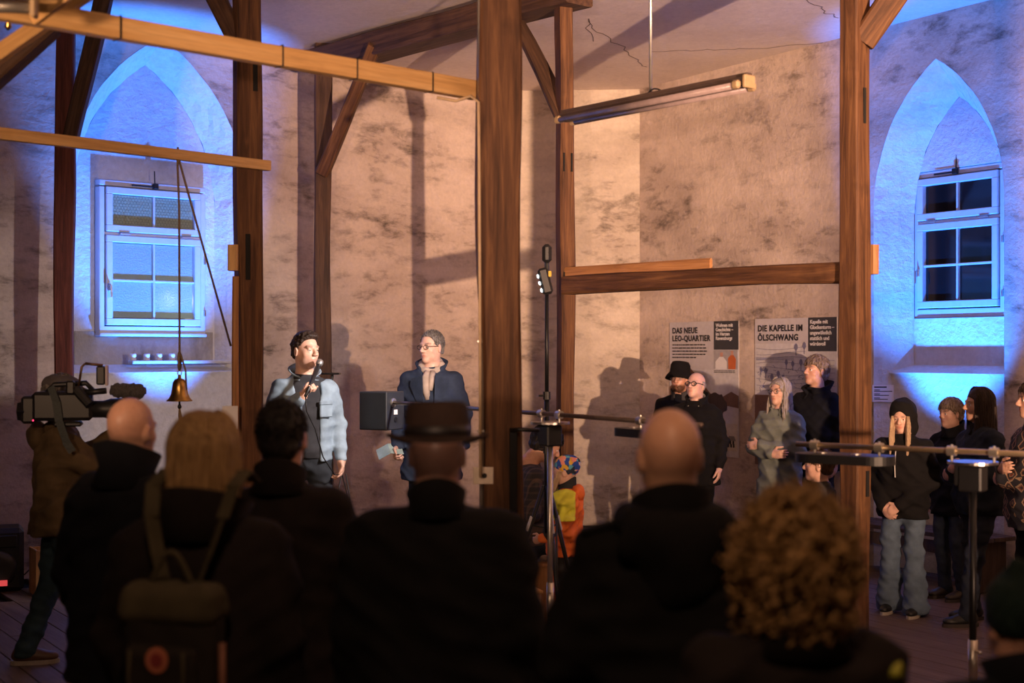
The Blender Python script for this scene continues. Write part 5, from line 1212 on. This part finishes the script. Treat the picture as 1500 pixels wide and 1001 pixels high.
# --- posters on the right wall
P_grey = plain('poster_grey_print', (.50, .47, .50), .6, 0, .06); P_dark = plain('poster_slate_print', (.035, .036, .045), .6); P_ink = plain('black_ink', (.012, .012, .016), .6); P_blue = plain('blue_ink', (.16, .16, .27), .6); P_or = plain('orange_print', (.50, .12, .03), .6); P_brown = plain('brown_print', (.15, .075, .05), .6); P_cream = plain('cream_print', (.55, .50, .44), .6); P_sky = plain('pale_print', (.55, .53, .56), .6, 0, .1); P_flesh = plain('flesh_print', (.5, .27, .2), .6)
class Poster:
    def __init__(s, name, px0, px1, ztop, zbot, label):
        s.u0 = FR.hit(px0, 520)[0]; s.u1 = FR.hit(px1, 520)[0]; s.zt = ztop; s.w = s.u1 - s.u0; s.h = ztop - zbot; s.lay = 0
        s.root = empty(name, FR.M((s.u0 + s.u1) / 2, zbot, -.006), math.atan2(FR.d.y, FR.d.x), label, 'poster')
        m = MB(); m.box((0, 0, s.h / 2), (s.w, .006, s.h)); m.build('sheet', P_sky, s.root)
    def pt(s, x, y, o): return Vector(((x - .5) * s.w, -.003 - o, (1 - y) * s.h))
    def poly(s, name, pts, mat, o=.0015):
        s.lay += 1; m = MB(); m.prism(pts, o - .001, o + .00004 * s.lay, lambda u, v, w_: s.pt(u, v, w_)); return m.build(name, mat, s.root)
    def rect(s, name, x0, y0, x1, y1, mat, o=.0015): return s.poly(name, [(x0, y0), (x1, y0), (x1, y1), (x0, y1)], mat, o)
    def text(s, t, x, y, size, mat, bold=0.0, o=.0045, spacing=1.0):
        p_ = s.pt(x, y, o); return text_part(t, size, Matrix.Translation(p_) @ Matrix.Rotation(math.radians(90), 4, 'X'), mat, s.root, 'lettering', .0006, bold, spacing)
    def copy(s, x0, x1, ys, hgt, mat):
        r = random.Random(4); m = MB()
        for y in ys:
            x = x0
            while x < x1 - .02:
                l_ = r.uniform(.015, .06); l_ = min(l_, x1 - x); m.prism([(x, y), (x + l_, y), (x + l_, y + hgt), (x, y + hgt)], .003, .004, lambda u, v, w_: s.pt(u, v, w_)); x += l_ + .008
        tag(m.build('body_text', mat, s.root), kind='stuff')
    def line(s, pts, r_, mat, o=.003): m = MB(); m.tube([s.pt(x, y, o) for x, y in pts], r_, 4); return m
P1 = Poster('poster', 982, 1083, 2.205, .845, 'grey poster headed DAS NEUE LEO-QUARTIER behind the two men on the wall')
P1.rect('text_panel', 0, 0, .655, .36, P_grey, .001)
P1.text('DAS NEUE', .045, .085, .082, P_ink, .003, spacing=1.1); P1.text('LEO-QUARTIER', .045, .145, .082, P_ink, .003, spacing=1.1)
P1.copy(.045, .56, [.170 + .024 * i for i in range(4)], .009, P_ink); P1.copy(.045, .40, [.170 + .024 * 4], .009, P_ink)
P1.rect('slate_panel', .655, 0, 1, .212, P_dark)
for i, t in enumerate(('Wohnen mit', 'Geschichte –', 'im Herzen', 'Ravensburgs')): P1.text(t, .685, .043 + .032 * i, .050, P_paper if False else M_paper, .0012)
P1.rect('photo_backdrop', .655, .216, .985, .355, plain('studio_grey_print', (.36, .34, .36), .6))
P1.poly('white_figure', [(.68, .355), (.68, .30), (.735, .265), (.79, .265), (.84, .30), (.84, .355)], M_paper, .002); P1.poly('white_figure_head', [(.745, .262), (.745, .232), (.785, .232), (.785, .262)], P_flesh, .002)
P1.poly('orange_figure', [(.86, .355), (.855, .275), (.89, .252), (.935, .252), (.965, .28), (.96, .355)], P_or, .0021); P1.poly('orange_figure_head', [(.893, .252), (.893, .220), (.93, .220), (.93, .252)], P_flesh, .0021)
P1.copy(.66, .95, [.365, .376], .005, P_ink)
P1.poly('roof_picture', [(0, .50), (.30, .34), (.64, .56), (.64, 1), (0, 1)], P_brown, .0012); P1.poly('house_picture', [(.78, .56), (.90, .52), (1, .55), (1, .64), (.78, .62)], P_brown, .0012)
tr_ = []; r_ = random.Random(2)
for i in range(26): a = 6.283 * i / 26; k = r_.uniform(.78, 1.12); tr_.append((.70 + .13 * k * math.cos(a), .63 + .115 * k * math.sin(a)))
P1.poly('tree_picture', tr_, plain('dark_maroon_print', (.035, .018, .02), .6), .0018)
P1.rect('drawing_card', .60, .755, .985, .955, P_cream, .002); P1.poly('church_roof', [(.68, .84), (.76, .775), (.80, .84)], plain('grey_print', (.20, .18, .18), .6), .0025); P1.rect('church_wall', .70, .845, .80, .93, plain('light_grey_print', (.44, .40, .37), .6), .0025); P1.poly('house_roof', [(.84, .88), (.87, .845), (.94, .845), (.965, .88)], MATS['grey_print'], .0025)
for x, y in ((.735, .905), (.86, .915), (.90, .915), (.935, .915), (.89, .892), (.93, .892), (.745, .86)): P1.rect('printed_window', x - .012, y - .012, x + .012, y + .014, P_ink, .003)
P2 = Poster('poster', 1107, 1227, 2.215, .80, 'poster headed DIE KAPELLE IM ÖLSCHWANG behind the woman and the tall man')
P2.rect('text_panel', 0, 0, .655, .17, P_grey, .001)
P2.text('DIE KAPELLE IM', .04, .085, .082, P_ink, .003, spacing=1.1); P2.text('ÖLSCHWANG', .04, .148, .082, P_ink, .003, spacing=1.1)
P2.rect('slate_panel', .665, 0, 1, .222, P_dark)
for i, t in enumerate(('Kapelle mit', 'Glockenturm –', 'ungewöhnlich', 'stattlich und', 'würdevoll')): P2.text(t, .69, .040 + .036 * i, .050, M_paper, .0012)
P2.rect('brown_picture', 0, .52, 1, 1, P_brown, .0012)
m = MB()
for i in range(9): y = .20 + .035 * i; m.tube([P2.pt(x, y + .012 * math.sin(x * 6 + i), .003) for x in np.linspace(.02, .98 if i > 1 else .64, 14)], .0022, 3)
for i in range(60): x = .02 + .012 * i; m.tube([P2.pt(min(x, .5), .262 + (.0 if i < 40 else .02), .003), P2.pt(min(x, .5), .285, .003)], .0015, 3)
rr = random.Random(6)
for i in range(90): x, y = rr.uniform(.03, .9), rr.uniform(.33, .50); a = rr.uniform(0, 6); m.tube([P2.pt(x, y, .003), P2.pt(x + .04 * math.cos(a), y + .02 * math.sin(a), .003)], .002, 3)
tag(m.build('engraved_lines', P_blue, P2.root), kind='stuff')
for x, y, k in ((.52, .20, 1), (.62, .19, 1), (.40, .30, .8), (.48, .31, .8), (.58, .30, .9), (.66, .33, .8), (.90, .30, 1), (.14, .36, .9), (.30, .38, .9), (.22, .40, .9), (.08, .35, .7), (.36, .40, .7)):
    P2.poly('engraved_tree', [(x - .004, y + .05 * k), (x - .004, y + .02 * k), (x - .024 * k, y), (x - .018 * k, y - .02 * k), (x, y - .032 * k), (x + .018 * k, y - .02 * k), (x + .024 * k, y), (x + .004, y + .02 * k), (x + .004, y + .05 * k)], P_blue, .003)
# --- little plaque in the right niche
pu, pz = FR.hit(1298, 577, .0); t_ = .03
pq = empty('wall_sign', FR.M(uR0 + .075, pz, .085), math.atan2(FR.d.y, FR.d.x) - math.radians(-57), 'small white information card on the side of the right niche', 'sign')
m = MB(); m.box((0, -.006, 0), (.26, .004, .15)); m.build('card', M_paper, pq)
m = MB()
for i, (y, l_) in enumerate(((.055, .11), (.03, .05), (.018, .16), (-.005, .05), (-.017, .13), (-.04, .05), (-.052, .12))): m.box((-.115 + l_ / 2, -.0085, y), (l_, .001, .007 if i else .012))
tag(m.build('body_text', P_ink, pq), kind='stuff'); m = MB(); m.prism([(.06, -.055), (.11, -.055), (.085, -.04)], -.0085, -.0075, lambda u, v, w_: (u, w_, v)); m.build('logo', P_ink, pq)

# --- rotating-arm machines
def machine(hub, dirv, left, right, label, plate, box, n_leg=3, disc=.115):
    h = empty('rotating_arm_stand', (hub.x, hub.y, 0), math.atan2(dirv.y, dirv.x), label, 'stand'); z = hub.z
    m = MB(); m.tube([(-left, 0, z), (right, 0, z)], .0135, 12); arm = m.build('arm_rod', plain('brassy_rod', (.52, .40, .26), .35, .8) if plate == 'big' else plain('bronzed_rod', (.22, .17, .15), .35, .8), h, True)
    for x in (-.10, .10) + ((-.46, -.80) if plate == 'big' else (.92,)):
        m = MB(); m.lathe([(.024, -.02), (.024, .02)], (x, 0, z), 12, Matrix.Rotation(math.radians(90), 3, 'Y')); m.tube([(x, 0, z - .05), (x, 0, z + .03)], .007, 8); m.build('clamp', M_zinc, arm)
    m = MB(); m.lathe([(disc, -.012), (disc, 0), (.01, .002)], (0, 0, z - .045), 32); m.build('turntable', M_steel, h)
    m = MB(); m.box((0, 0, z - .125), (.11, .10, .12), None, .008); m.box((-.05, -.02, z - .11), (.05, .05, .10), None, .006); m.build('motor_box', M_black, h)
    m = MB(); m.tube([(0, 0, z - .18), (0, 0, .22)], .0165, 12); m.build('pole', M_blackm if plate == 'big' else M_zinc, h, True)
    m = MB(); m.tube([(0, 0, .55), (0, 0, .30)], .022, 12); m.tube([(0, 0, .5), (.05, -.03, .5)], .007, 8); m.build('height_clamp', M_zinc, h, True)
    for i in range(n_leg):
        a = math.radians(35 + 120 * i) - h.rotation_euler.z; c, s_ = math.cos(a), math.sin(a); m = MB()
        for o_ in (-.018, .018): m.tube([(c * .02 - s_ * o_, s_ * .02 + c * o_, .27), (c * .16 - s_ * o_, s_ * .16 + c * o_, .18), (c * .36 - s_ * o_ * .4, s_ * .36 + c * o_ * .4, .012)], .0065, 6)
        m.tube([(0, 0, .05), (c * .17, s_ * .17, .16)], .006, 6); m.build('leg', M_zinc, h, True)
    return h
hub1 = at(806, 607, 8.3); d1 = Vector((.494, -.869, 0))
k1 = machine(hub1, d1, 2.16, 1.45, 'chrome tripod machine with a long horizontal rod, right in front of the child in orange', 'small', True)
hub2 = at(1425, 662, 6.65); d2 = Vector((.795, -.607, 0))
k2 = machine(hub2, d2, .90, 1.1, 'dark stand with a brass-coloured rod and oval plate at the lower right', 'big', False)
def oval(h, x, z, lx, ly, nm='counterweight_plate'):
    m = MB(); pr = []
    for i in range(36):
        a = 6.283 * i / 36; cx = lx - ly if math.cos(a) > 0 else -(lx - ly); pr.append((cx + ly * math.cos(a), ly * math.sin(a)))
    m.prism(pr, z - .022, z + .022, lambda u, v, w_: (x + u, v, w_)); o = m.build(nm, M_black, h)
    for q in (-.12, .06): m = MB(); m.lathe([(.026, 0), (.026, .004)], (x + q, .0, z + .0225), 16); m.build('bolt_plate', M_zinc, o)
oval(k2, -.64, hub2.z - .062, .255, .115); oval(k1, .98, hub1.z - .062, .24, .085)
lb_ = empty('loudspeaker', Vector((hub1.x, hub1.y, hub1.z)) - d1 * 2.25 + Vector((0, 0, -.20)), math.radians(-28), 'black loudspeaker box at the far end of the long rod, between the two men', 'loudspeaker')
M_box = plain('black_speaker_cabinet', (.020, .022, .028), .55)
m = MB(); m.box((-.06, .0, .14), (.235, .235, .275), None, .006); m.build('cabinet', M_box, lb_)
m = MB(); m.box((-.06, -.1185, .14), (.215, .004, .255)); m.build('front_cloth', M_black, lb_)
m = MB(); m.lathe([(.032, 0), (.032, .012), (.02, .014)], (.0595, -.04, .20), 16, Matrix.Rotation(math.radians(90), 3, 'Y')); m.build('clamp_boss', M_zinc, lb_); m = MB(); m.box((.059, -.0, .13), (.003, .045, .035)); m.build('sticker', M_paper, lb_); m = MB(); m.lathe([(.02, 0), (.02, .006)], (.058, .0, .075), 14, Matrix.Rotation(math.radians(90), 3, 'Y')); m.build('socket', M_black, lb_)
# --- lamp stand with the white LED spot that lights the two men
ls = empty('lamp_stand', gz(801, 9.0, 0), 0, 'tall black tripod with a white LED spot, in front of the slim post', 'lamp stand')
zt = at(801, 358, 9.0).z
m = MB(); m.tube([(0, 0, .75), (0, 0, 1.6)], .017, 10); m.tube([(0, 0, 1.5), (0, 0, zt - .2)], .0125, 10); m.build('pole', M_blackm, ls, True)
for z in (1.62, 1.28): m = MB(); m.lathe([(.024, -.025), (.024, .025)], (0, 0, z), 12); m.tube([(0, 0, z), (-.05, -.02, z)], .007, 8); m.build('clamp', M_black, ls)
for i in range(3):
    a = math.radians(165 + 120 * i); c, s_ = math.cos(a), math.sin(a); m = MB(); m.tube([(c * .02, s_ * .02, 1.05), (c * .36, s_ * .36, .012)], .014, 8); o = m.build('leg', M_black, ls, True); m = MB(); m.tube([(0, 0, .78), (c * .11, s_ * .11, .80)], .007, 6); m.build('brace', M_blackm, o); m = MB(); m.tube([(c * .095, s_ * .095, .85), (c * .125, s_ * .125, .76)], .0148, 8); m.build('label', M_paper, o)
m = MB(); m.box((-.01, 0, zt - .235), (.068, .10, .17), Matrix.Rotation(math.radians(-14), 3, 'Y'), .015); m.box((.0, 0, zt - .06), (.06, .08, .12), None, .02); m.tube([(0, 0, zt - .2), (0, 0, zt - .1)], .015, 8); m.build('lamp_head', M_black, ls)
M_led = plain('white_led', (.8, .85, .9), .3, 0, 0, 5, 0, (.8, .95, 1.0), 9.0)
for i in range(3):
    m = MB(); c_ = Matrix.Rotation(math.radians(-14), 3, 'Y') @ Vector((-.036, -.03, -.05 + .045 * i)); m.lathe([(.012, 0), (.010, .005), (.002, .006)], c_ + Vector((-.01, 0, zt - .235)), 14, Matrix.Rotation(math.radians(-104), 3, 'Y') @ Matrix.Rotation(math.radians(-25), 3, 'X')); m.build('led', M_led, ls)
m = MB(); m.box((.018, -.052, zt - .19), (.018, .002, .035)); m.build('warning_label', plain('yellow_label', (.65, .42, .04), .6), ls)
spot('led_spot', gz(801, 9.0, zt - .24) + Vector((-.075, -.02, 0)), (-1.2, 10.5, 1.8), 330, (1.0, .84, .76), 64, .5, .07)
# --- blue LED uplighters
def uplight(loc, aim, label, energy, angle=88):
    u = empty('led_uplight', loc, 0, label, 'lamp'); m = MB(); m.lathe([(.07, .06), (.085, .10), (.085, .22), (.07, .22), (.06, .20), (.005, .20)], (0, 0, 0), 24); m.build('housing', M_black, u, True)
    m = MB(); m.box((0, 0, .02), (.05, .16, .04), None, .008); m.box((0, .085, .09), (.04, .012, .15)); m.box((0, -.085, .09), (.04, .012, .15)); m.build('bracket', M_blackm, u)
    m = MB(); m.lathe([(.058, .2015), (.058, .204), (.002, .205)], (0, 0, 0), 20); m.build('lens', plain('blue_led', (.1, .2, .6), .3, 0, 0, 5, 0, (.06, .22, 1.0), 6.0), u)
    spot('uplight_beam', Vector(loc) + Vector((0, 0, .225)), aim, energy, (.025, .205, 1.0), angle, .6, .05)
bw = -.30
zb_ = .44
ub = (uR0 + uR1) / 2
uplight(FR.M(ub - .02, 0, -1.02), FR.M(ub + .12, 2.75, .1), 'blue LED uplighter on the floor behind the right post', 2700, 48)
uplight(FL.M(ucL + .16, 0, -1.0), FL.M(ucL - .02, 3.2, .1), 'blue LED uplighter on the floor below the left window', 3000, 43)
# --- bench below the right window
bn = empty('bench', FR.M(ub, 0, -.24), math.atan2(FR.d.y, FR.d.x), 'low wooden bench standing below the right window', 'bench')
for i in range(3): m = MB(); m.box((0, -.13 + .13 * i, zb_ - .02), (1.7, .122, .035), None, .004); m.build('seat_board', M_stage, bn)
for x in (-.75, .75): m = MB(); m.box((x, 0, (zb_ - .04) / 2), (.05, .34, zb_ - .04), None, .004); m.build('side', M_stage, bn)
m = MB(); m.box((0, -.15, .32), (1.5, .025, .10), None, .003); m.build('apron', M_stage, bn)
# --- microphone and its cable
mh = HW(speaker, (.004, .150, -.080)); mw = W(speaker, v3((.035, .30, 1.30)) * speaker.S); hp_ = W(speaker, speaker.wr[1] * speaker.S + v3((-.035, .055, .065)))
mic = empty('microphone', hp_, 0, 'black hand microphone with a silver grille in the speaking man\'s hand', 'microphone'); ax_ = (mh - hp_).normalized()
m = MB(); m.tube([-ax_ * .09, ax_ * .02, (mh - hp_) - ax_ * .03], [.011, .013, .018], 12); m.build('handle', M_black, mic, True)
m = MB(); Rm = ax_.to_track_quat('Z', 'Y').to_matrix(); m.lathe([(.017, -.028), (.024, -.015), (.0265, 0), (.024, .014), (.014, .024), (.002, .027)], mh - hp_ - ax_ * .005, 18, Rm); m.build('grille', plain('steel_grille', (.42, .41, .41), .4, .8, .3, 300), mic, True)
lh = W(speaker, speaker.wr[-1] * speaker.S + v3((.0, .02, -.09)))
c0 = hp_ - ax_ * .09
m = MB(); pts = [c0, c0 + Vector((.01, -.02, -.10)), W(speaker, (-.02, .23, 1.15)), W(speaker, (-.08, .22, .95)), W(speaker, (-.17, .18, .82)), lh + Vector((0, 0, .0)), lh + Vector((.05, -.02, -.18)), lh + Vector((.09, .0, -.42)), lh + Vector((.12, .05, -.70))]
m.tube(pts, .0045, 6); m.tube([lh, lh + Vector((-.03, -.02, -.16)), lh + Vector((-.01, -.02, -.30)), lh + Vector((.06, 0, -.20)), lh + Vector((.03, -.01, 0))], .0045, 6); tag(m.build('microphone_cable', M_cable, None, True), 'black cable looping from the microphone through the lowered hand', 'cable')
# thin stand behind the speaker
ns = empty('music_stand', gz(487, 11.2, STZ), 0, 'thin stand with a small flat tray behind the man with the microphone', 'stand'); zt2 = at(487, 549, 11.2).z - STZ
m = MB(); m.tube([(0, 0, .25), (0, 0, zt2)], .010, 8); m.build('pole', M_zinc, ns, True); m = MB(); m.box((-.01, 0, zt2 + .008), (.14, .14, .014), None, .004); m.build('tray', M_blackm, ns)
for i in range(3): a = math.radians(90 + 120 * i); m = MB(); m.tube([(0, 0, .30), (.25 * math.cos(a), .25 * math.sin(a), .01)], .008, 6); m.build('leg', M_zinc, ns, True)
# --- leaflet, white card, paper, bottle
lf = W(listener, listener.wr[1] * listener.S + v3((.03, .10, -.07)))
m = MB(); vs = [(-.10, 0, .0), (-.10, .14, .01), (0, 0, .035), (0, .14, .045), (.10, 0, .0), (.10, .14, .02)]; m.add(vs + [(x, y, z - .003) for x, y, z in vs], [(0, 1, 3, 2), (2, 3, 5, 4), (6, 8, 9, 7), (8, 10, 11, 9), (0, 2, 8, 6), (2, 4, 10, 8), (1, 7, 9, 3), (3, 9, 11, 5), (0, 6, 7, 1), (4, 5, 11, 10)])
o = m.build('leaflet', plain('pale_green_print', (.35, .46, .42), .6, 0, .3, 9)); o.location = lf; o.rotation_euler = (math.radians(25), math.radians(-12), math.radians(10)); tag(o, 'folded leaflet in the hand of the man in the navy coat', 'leaflet')
wc = empty('white_card', at(708, 697, 7.085), math.radians(6), 'white card with a dark round spot on the thick middle post', 'card'); m = MB(); m.box((0, 0, 0), (.10, .012, .085), None, .002); m.build('card', plain('warm_card', (.72, .62, .52), .6), wc); m = MB(); m.lathe([(.012, 0), (.012, .003)], (.005, -.006, .0), 16, Matrix.Rotation(math.radians(90), 3, 'X')); m.build('spot', P_ink, wc)
m = MB(); m.box(at(337, 612, 9.22), (.10, .006, .15), Matrix.Rotation(math.radians(10), 3, 'Z')); tag(m.build('paper_note', M_paper), 'sheet of white paper pinned to the post under the left window', 'paper')
bt = empty('bottle', W(w4, w4.wr[1] * w4.S + v3((-.015, .075, -.16))), 0, 'small amber bottle in the hand of the dark-haired man at the bottom edge', 'bottle'); m = MB(); m.lathe([(.028, -.09), (.030, -.08), (.030, .02), (.014, .07), (.012, .10), (.013, .105)], (0, 0, 0), 18); m.build('glass', plain('amber_glass', (.45, .27, .10), .15), bt, True); m = MB(); m.lathe([(.0305, -.06), (.0305, 0)], (0, 0, 0), 18); m.build('paper_label', plain('cream_label', (.55, .45, .25), .6), bt)
# --- video camera on the cameraman's shoulder
vc = empty('video_camera', at(100, 600, 8.36), math.radians(12), 'black shoulder video camera with furry microphone held by the cameraman', 'video camera')
m = MB(); m.box((-.03, 0, .02), (.34, .13, .17), None, .02); m.box((-.22, 0, .0), (.08, .11, .16), None, .015); m.box((.0, 0, -.085), (.16, .12, .03), None, .01); m.build('camera_body', M_black, vc)
m = MB(); m.tube([(-.24, 0, -.01), (-.285, 0, -.01)], [.06, .05], 4); m.build('battery', M_black, vc)
m = MB(); m.tube([(-.12, 0, .10), (-.08, 0, .145), (.10, 0, .155), (.14, 0, .11)], .016, 10); m.build('top_handle', M_black, vc, True)
m = MB(); m.tube([(.13, 0, 0), (.20, 0, 0), (.24, 0, 0), (.31, 0, 0)], [.05, .05, .062, .066], 18); m.build('lens', M_black, vc, True)
m = MB(); m.box((.345, 0, 0), (.07, .16, .13), None, .01); m.build('lens_hood', M_black, vc)
m = MB(); m.tube([(.10, -.05, .10), (.22, -.06, .11)], .018, 10); m.build('microphone_mount', M_black, vc, True)
fur = Field((.20, -.15, .0), (.48, .05, .22), .006); fur.apply(cone((.28, -.06, .112), (.40, -.06, .105), .042, .046), .01); fur.noise(.003, 160, 3, 5); V, Q = fur.mesh(); mesh_np('furry_windshield', V, Q, plain('dark_fur', (.07, .065, .065), .95, 0, .5, 160, .8), vc)
m = MB(); m.tube([(.06, -.05, .12), (.08, -.05, .25), (.10, -.05, .27)], .007, 8); m.tube([(.10, -.05, .27), (.20, -.05, .26)], .008, 8); m.build('monitor_arm', plain('bronze_arm', (.18, .10, .05), .4, .7), vc, True)
m = MB(); m.box((.19, -.05, .20), (.05, .10, .11), None, .008); m.build('monitor', M_black, vc); m = MB(); m.box((.222, -.05, .20), (.014, .11, .12), None, .004); m.build('monitor_frame', plain('light_grey_plastic', (.5, .42, .44), .5), vc)
m = MB(); m.box((.02, -.075, .13), (.05, .05, .08), None, .01); m.tube([(.05, -.07, .12), (.13, -.10, .03)], .03, 10); m.build('viewfinder', M_black, vc)
st = MB(); pts = [(-.09, -.07, .13), (-.06, -.085, .05), (-.045, -.085, -.06), (.0, -.10, -.19), (.03, -.10, -.24)]
for a_, b_ in zip(pts[:-1], pts[1:]): a_, b_ = Vector(a_), Vector(b_); st.box((a_ + b_) / 2, ((b_ - a_).length + .01, .004, .045), aimq(a_, b_))
st.build('carry_strap', plain('grey_webbing', (.06, .07, .07), .85, 0, .2, 90), vc)
m = MB(); m.lathe([(.005, 0), (.004, .003)], (-.19, -.067, -.06), 8, Matrix.Rotation(math.radians(90), 3, 'X')); m.build('tally_light', plain('red_light', (.5, .02, .05), .4, 0, 0, 5, 0, (1, .03, .12), 3.0), vc)
# --- floor monitor, boards and crate at the left
pa = empty('floor_loudspeaker', at(-10, 851, 11.35) , math.radians(20), 'black stage loudspeaker with a round horn at the left edge of the floor', 'loudspeaker'); pa.location.z = 0
m = MB(); m.box((0, 0, .25), (.46, .36, .50), None, .035); m.build('cabinet', M_black, pa)
m = MB(); m.lathe([(.150, 0), (.135, .05), (.09, .065), (.02, .03)], (.03, -.19, .19), 28, Matrix.Rotation(math.radians(90), 3, 'X')); m.build('woofer', plain('dark_cone', (.035, .035, .04), .5), pa, True)
m = MB(); m.box((.03, -.185, .40), (.30, .02, .10), None, .02); m.build('horn', M_black, pa); m = MB(); m.box((.07, -.262, .085), (.07, .005, .045)); m.build('red_badge', plain('red_badge', (.55, .08, .10), .4, 0, .4, 200, 0, (1, .1, .1), .6), pa)
pb = empty('wooden_crate', at(82, 840, 11.2), math.radians(30), 'small orange pine crate on the floor behind the cameraman', 'crate'); pb.location.z = 0
for i in range(3): m = MB(); m.box((0, -.12, .06 + .12 * i), (.34, .018, .11), None, .003); m.build('slat', M_pine, pb); m = MB(); m.box((0, .12, .06 + .12 * i), (.34, .018, .11), None, .003); m.build('slat', M_pine, pb)
for x in (-.17, .17): m = MB(); m.box((x, 0, .18), (.018, .26, .36), None, .003); m.build('end_board', M_pine, pb)
m = MB(); m.tube([at(36, 842, 11.3), at(50, 828, 11.5), at(60, 812, 11.8)], .006, 6); tag(m.build('speaker_cable', M_cable, None, True), 'black cable between the stage loudspeaker and the left wall', 'cable')
# crate that carries the seated person
cr = empty('seat_crate', (s11.root.location.x, s11.root.location.y, 0), s11.root.rotation_euler.z, 'wooden box the plaid-shirted person sits on', 'crate')
for q in (-1, 1): m = MB(); m.box((0, .17 * q, .20), (.42, .02, .40), None, .003); m.build('side_board', M_pined, cr); m = MB(); m.box((.21 * q, 0, .20), (.02, .33, .40), None, .003); m.build('end_board', M_pined, cr)
m = MB(); m.box((0, 0, .41), (.46, .40, .022), None, .003); m.build('lid', M_pined, cr)
yb = empty('yellow_box', gz(762, 9.35, 0), .3, 'yellowish wooden box on the floor beside the lamp tripod', 'box'); m = MB(); m.box((0, 0, .16), (.22, .22, .32), None, .006); m.build('box_body', M_pine, yb); m = MB(); m.box((0, 0, .33), (.24, .24, .02), None, .004); m.build('lid', M_pine, yb)
# cables on the floor near the tripod
for i, (a_, b_) in enumerate((((815, 760, 8.3), (860, 985, 8.3)), ((812, 900, 8.3), (905, 990, 8.0)))):
    A, B = at(*a_), at(*b_); B.z = .01; md = A.lerp(B, .5) + Vector((-.02, .02, -.18)); md.z = max(md.z, .02)
    m = MB(); m.tube([A, A.lerp(md, .5) + Vector((-.03, 0, -.05)), md, B, B + Vector((.5, .2, 0))], .006, 6); tag(m.build('floor_cable', M_cable, None, True), ('black cable hanging from the tripod machine to the floor', 'black cable curving across the floor beside the tripod legs')[i], 'cable')
# --- backpack of the blonde woman
S3 = w3.S; bp = empty('backpack', W(w3, v3((.035, -.265, .955)) * S3), w3.root.rotation_euler.z, 'small olive-brown backpack with round badge on the blonde woman\'s back', 'backpack'); bp.scale = (.86, .9, .93)
K_ol = cloth('olive_canvas', (.065, .052, .030)); K_dk = cloth('dark_olive_canvas', (.020, .015, .012))
bf = Field((-.25, -.2, -.05), (.25, .2, .50), .008); bf.apply(rbox((0, 0, .19), (.150, .075, .185), .05), .02); bf.noise(.003, 24, 4); V, Q = bf.mesh(); mesh_np('pack_body', V, Q, K_dk, bp)
bf = Field((-.25, -.2, .2), (.25, .2, .50), .007); bf.apply(rbox((0, -.004, .335), (.158, .084, .060), .045), .02); bf.noise(.003, 30, 5); V, Q = bf.mesh(); mesh_np('top_flap', V, Q, K_ol, bp)
bf = Field((-.25, -.25, -.05), (.25, .2, .40), .007); bf.apply(rbox((0, -.085, .135), (.118, .028, .095), .025), .02); bf.noise(.003, 24, 6); V, Q = bf.mesh(); mesh_np('front_pocket', V, Q, K_dk, bp)
badge = MB(); badge.lathe([(.036, 0), (.036, .004), (.002, .005)], (0, -.112, .195), 28, Matrix.Rotation(math.radians(90), 3, 'X')); bo = badge.build('round_badge', plain('orange_red_badge', (.42, .13, .07), .6), bp); m = MB(); m.lathe([(.020, 0), (.020, .002)], (0, -.1165, .195), 20, Matrix.Rotation(math.radians(90), 3, 'X')); m.build('badge_emblem', plain('dark_red_emblem', (.22, .03, .03), .6), bo)
m = MB(); m.tube([(-.07 + .14 * t, -.02 + .0 * t, .385 + .095 * math.sin(math.pi * t)) for t in np.linspace(0, 1, 12)], .009, 8); m.build('carry_handle', K_ol, bp, True)
for q in (-1, 1):
    a0 = [(q * .055, .045, .375), (q * .085, .060, .46), (q * .120, .085, .57), (q * .135, .13, .655), (q * .135, .215, .690), (q * .13, .30, .655)]
    m = MB(); 
    for a_, b_ in zip(a0[:-1], a0[1:]):
        a_, b_ = Vector(a_), Vector(b_); m.box((a_ + b_) / 2, ((b_ - a_).length + .012, .048, .008), aimq(a_, b_), .002)
    m.build('shoulder_strap', K_ol, bp)
    m = MB(); m.tube([(q * .085, -.118, .22), (q * .088, -.122, .14), (q * .06, -.122, .06), (q * .05, -.12, .02)], .005, 6); m.build('zip_cord', K_ol, bp, True)
m = MB(); m.tube([(.165, -.02, .23), (.170, -.03, .12), (.165, -.02, .0)], .011, 8); m.build('side_cord', plain('rusty_cord', (.20, .08, .05), .8), bp, True)
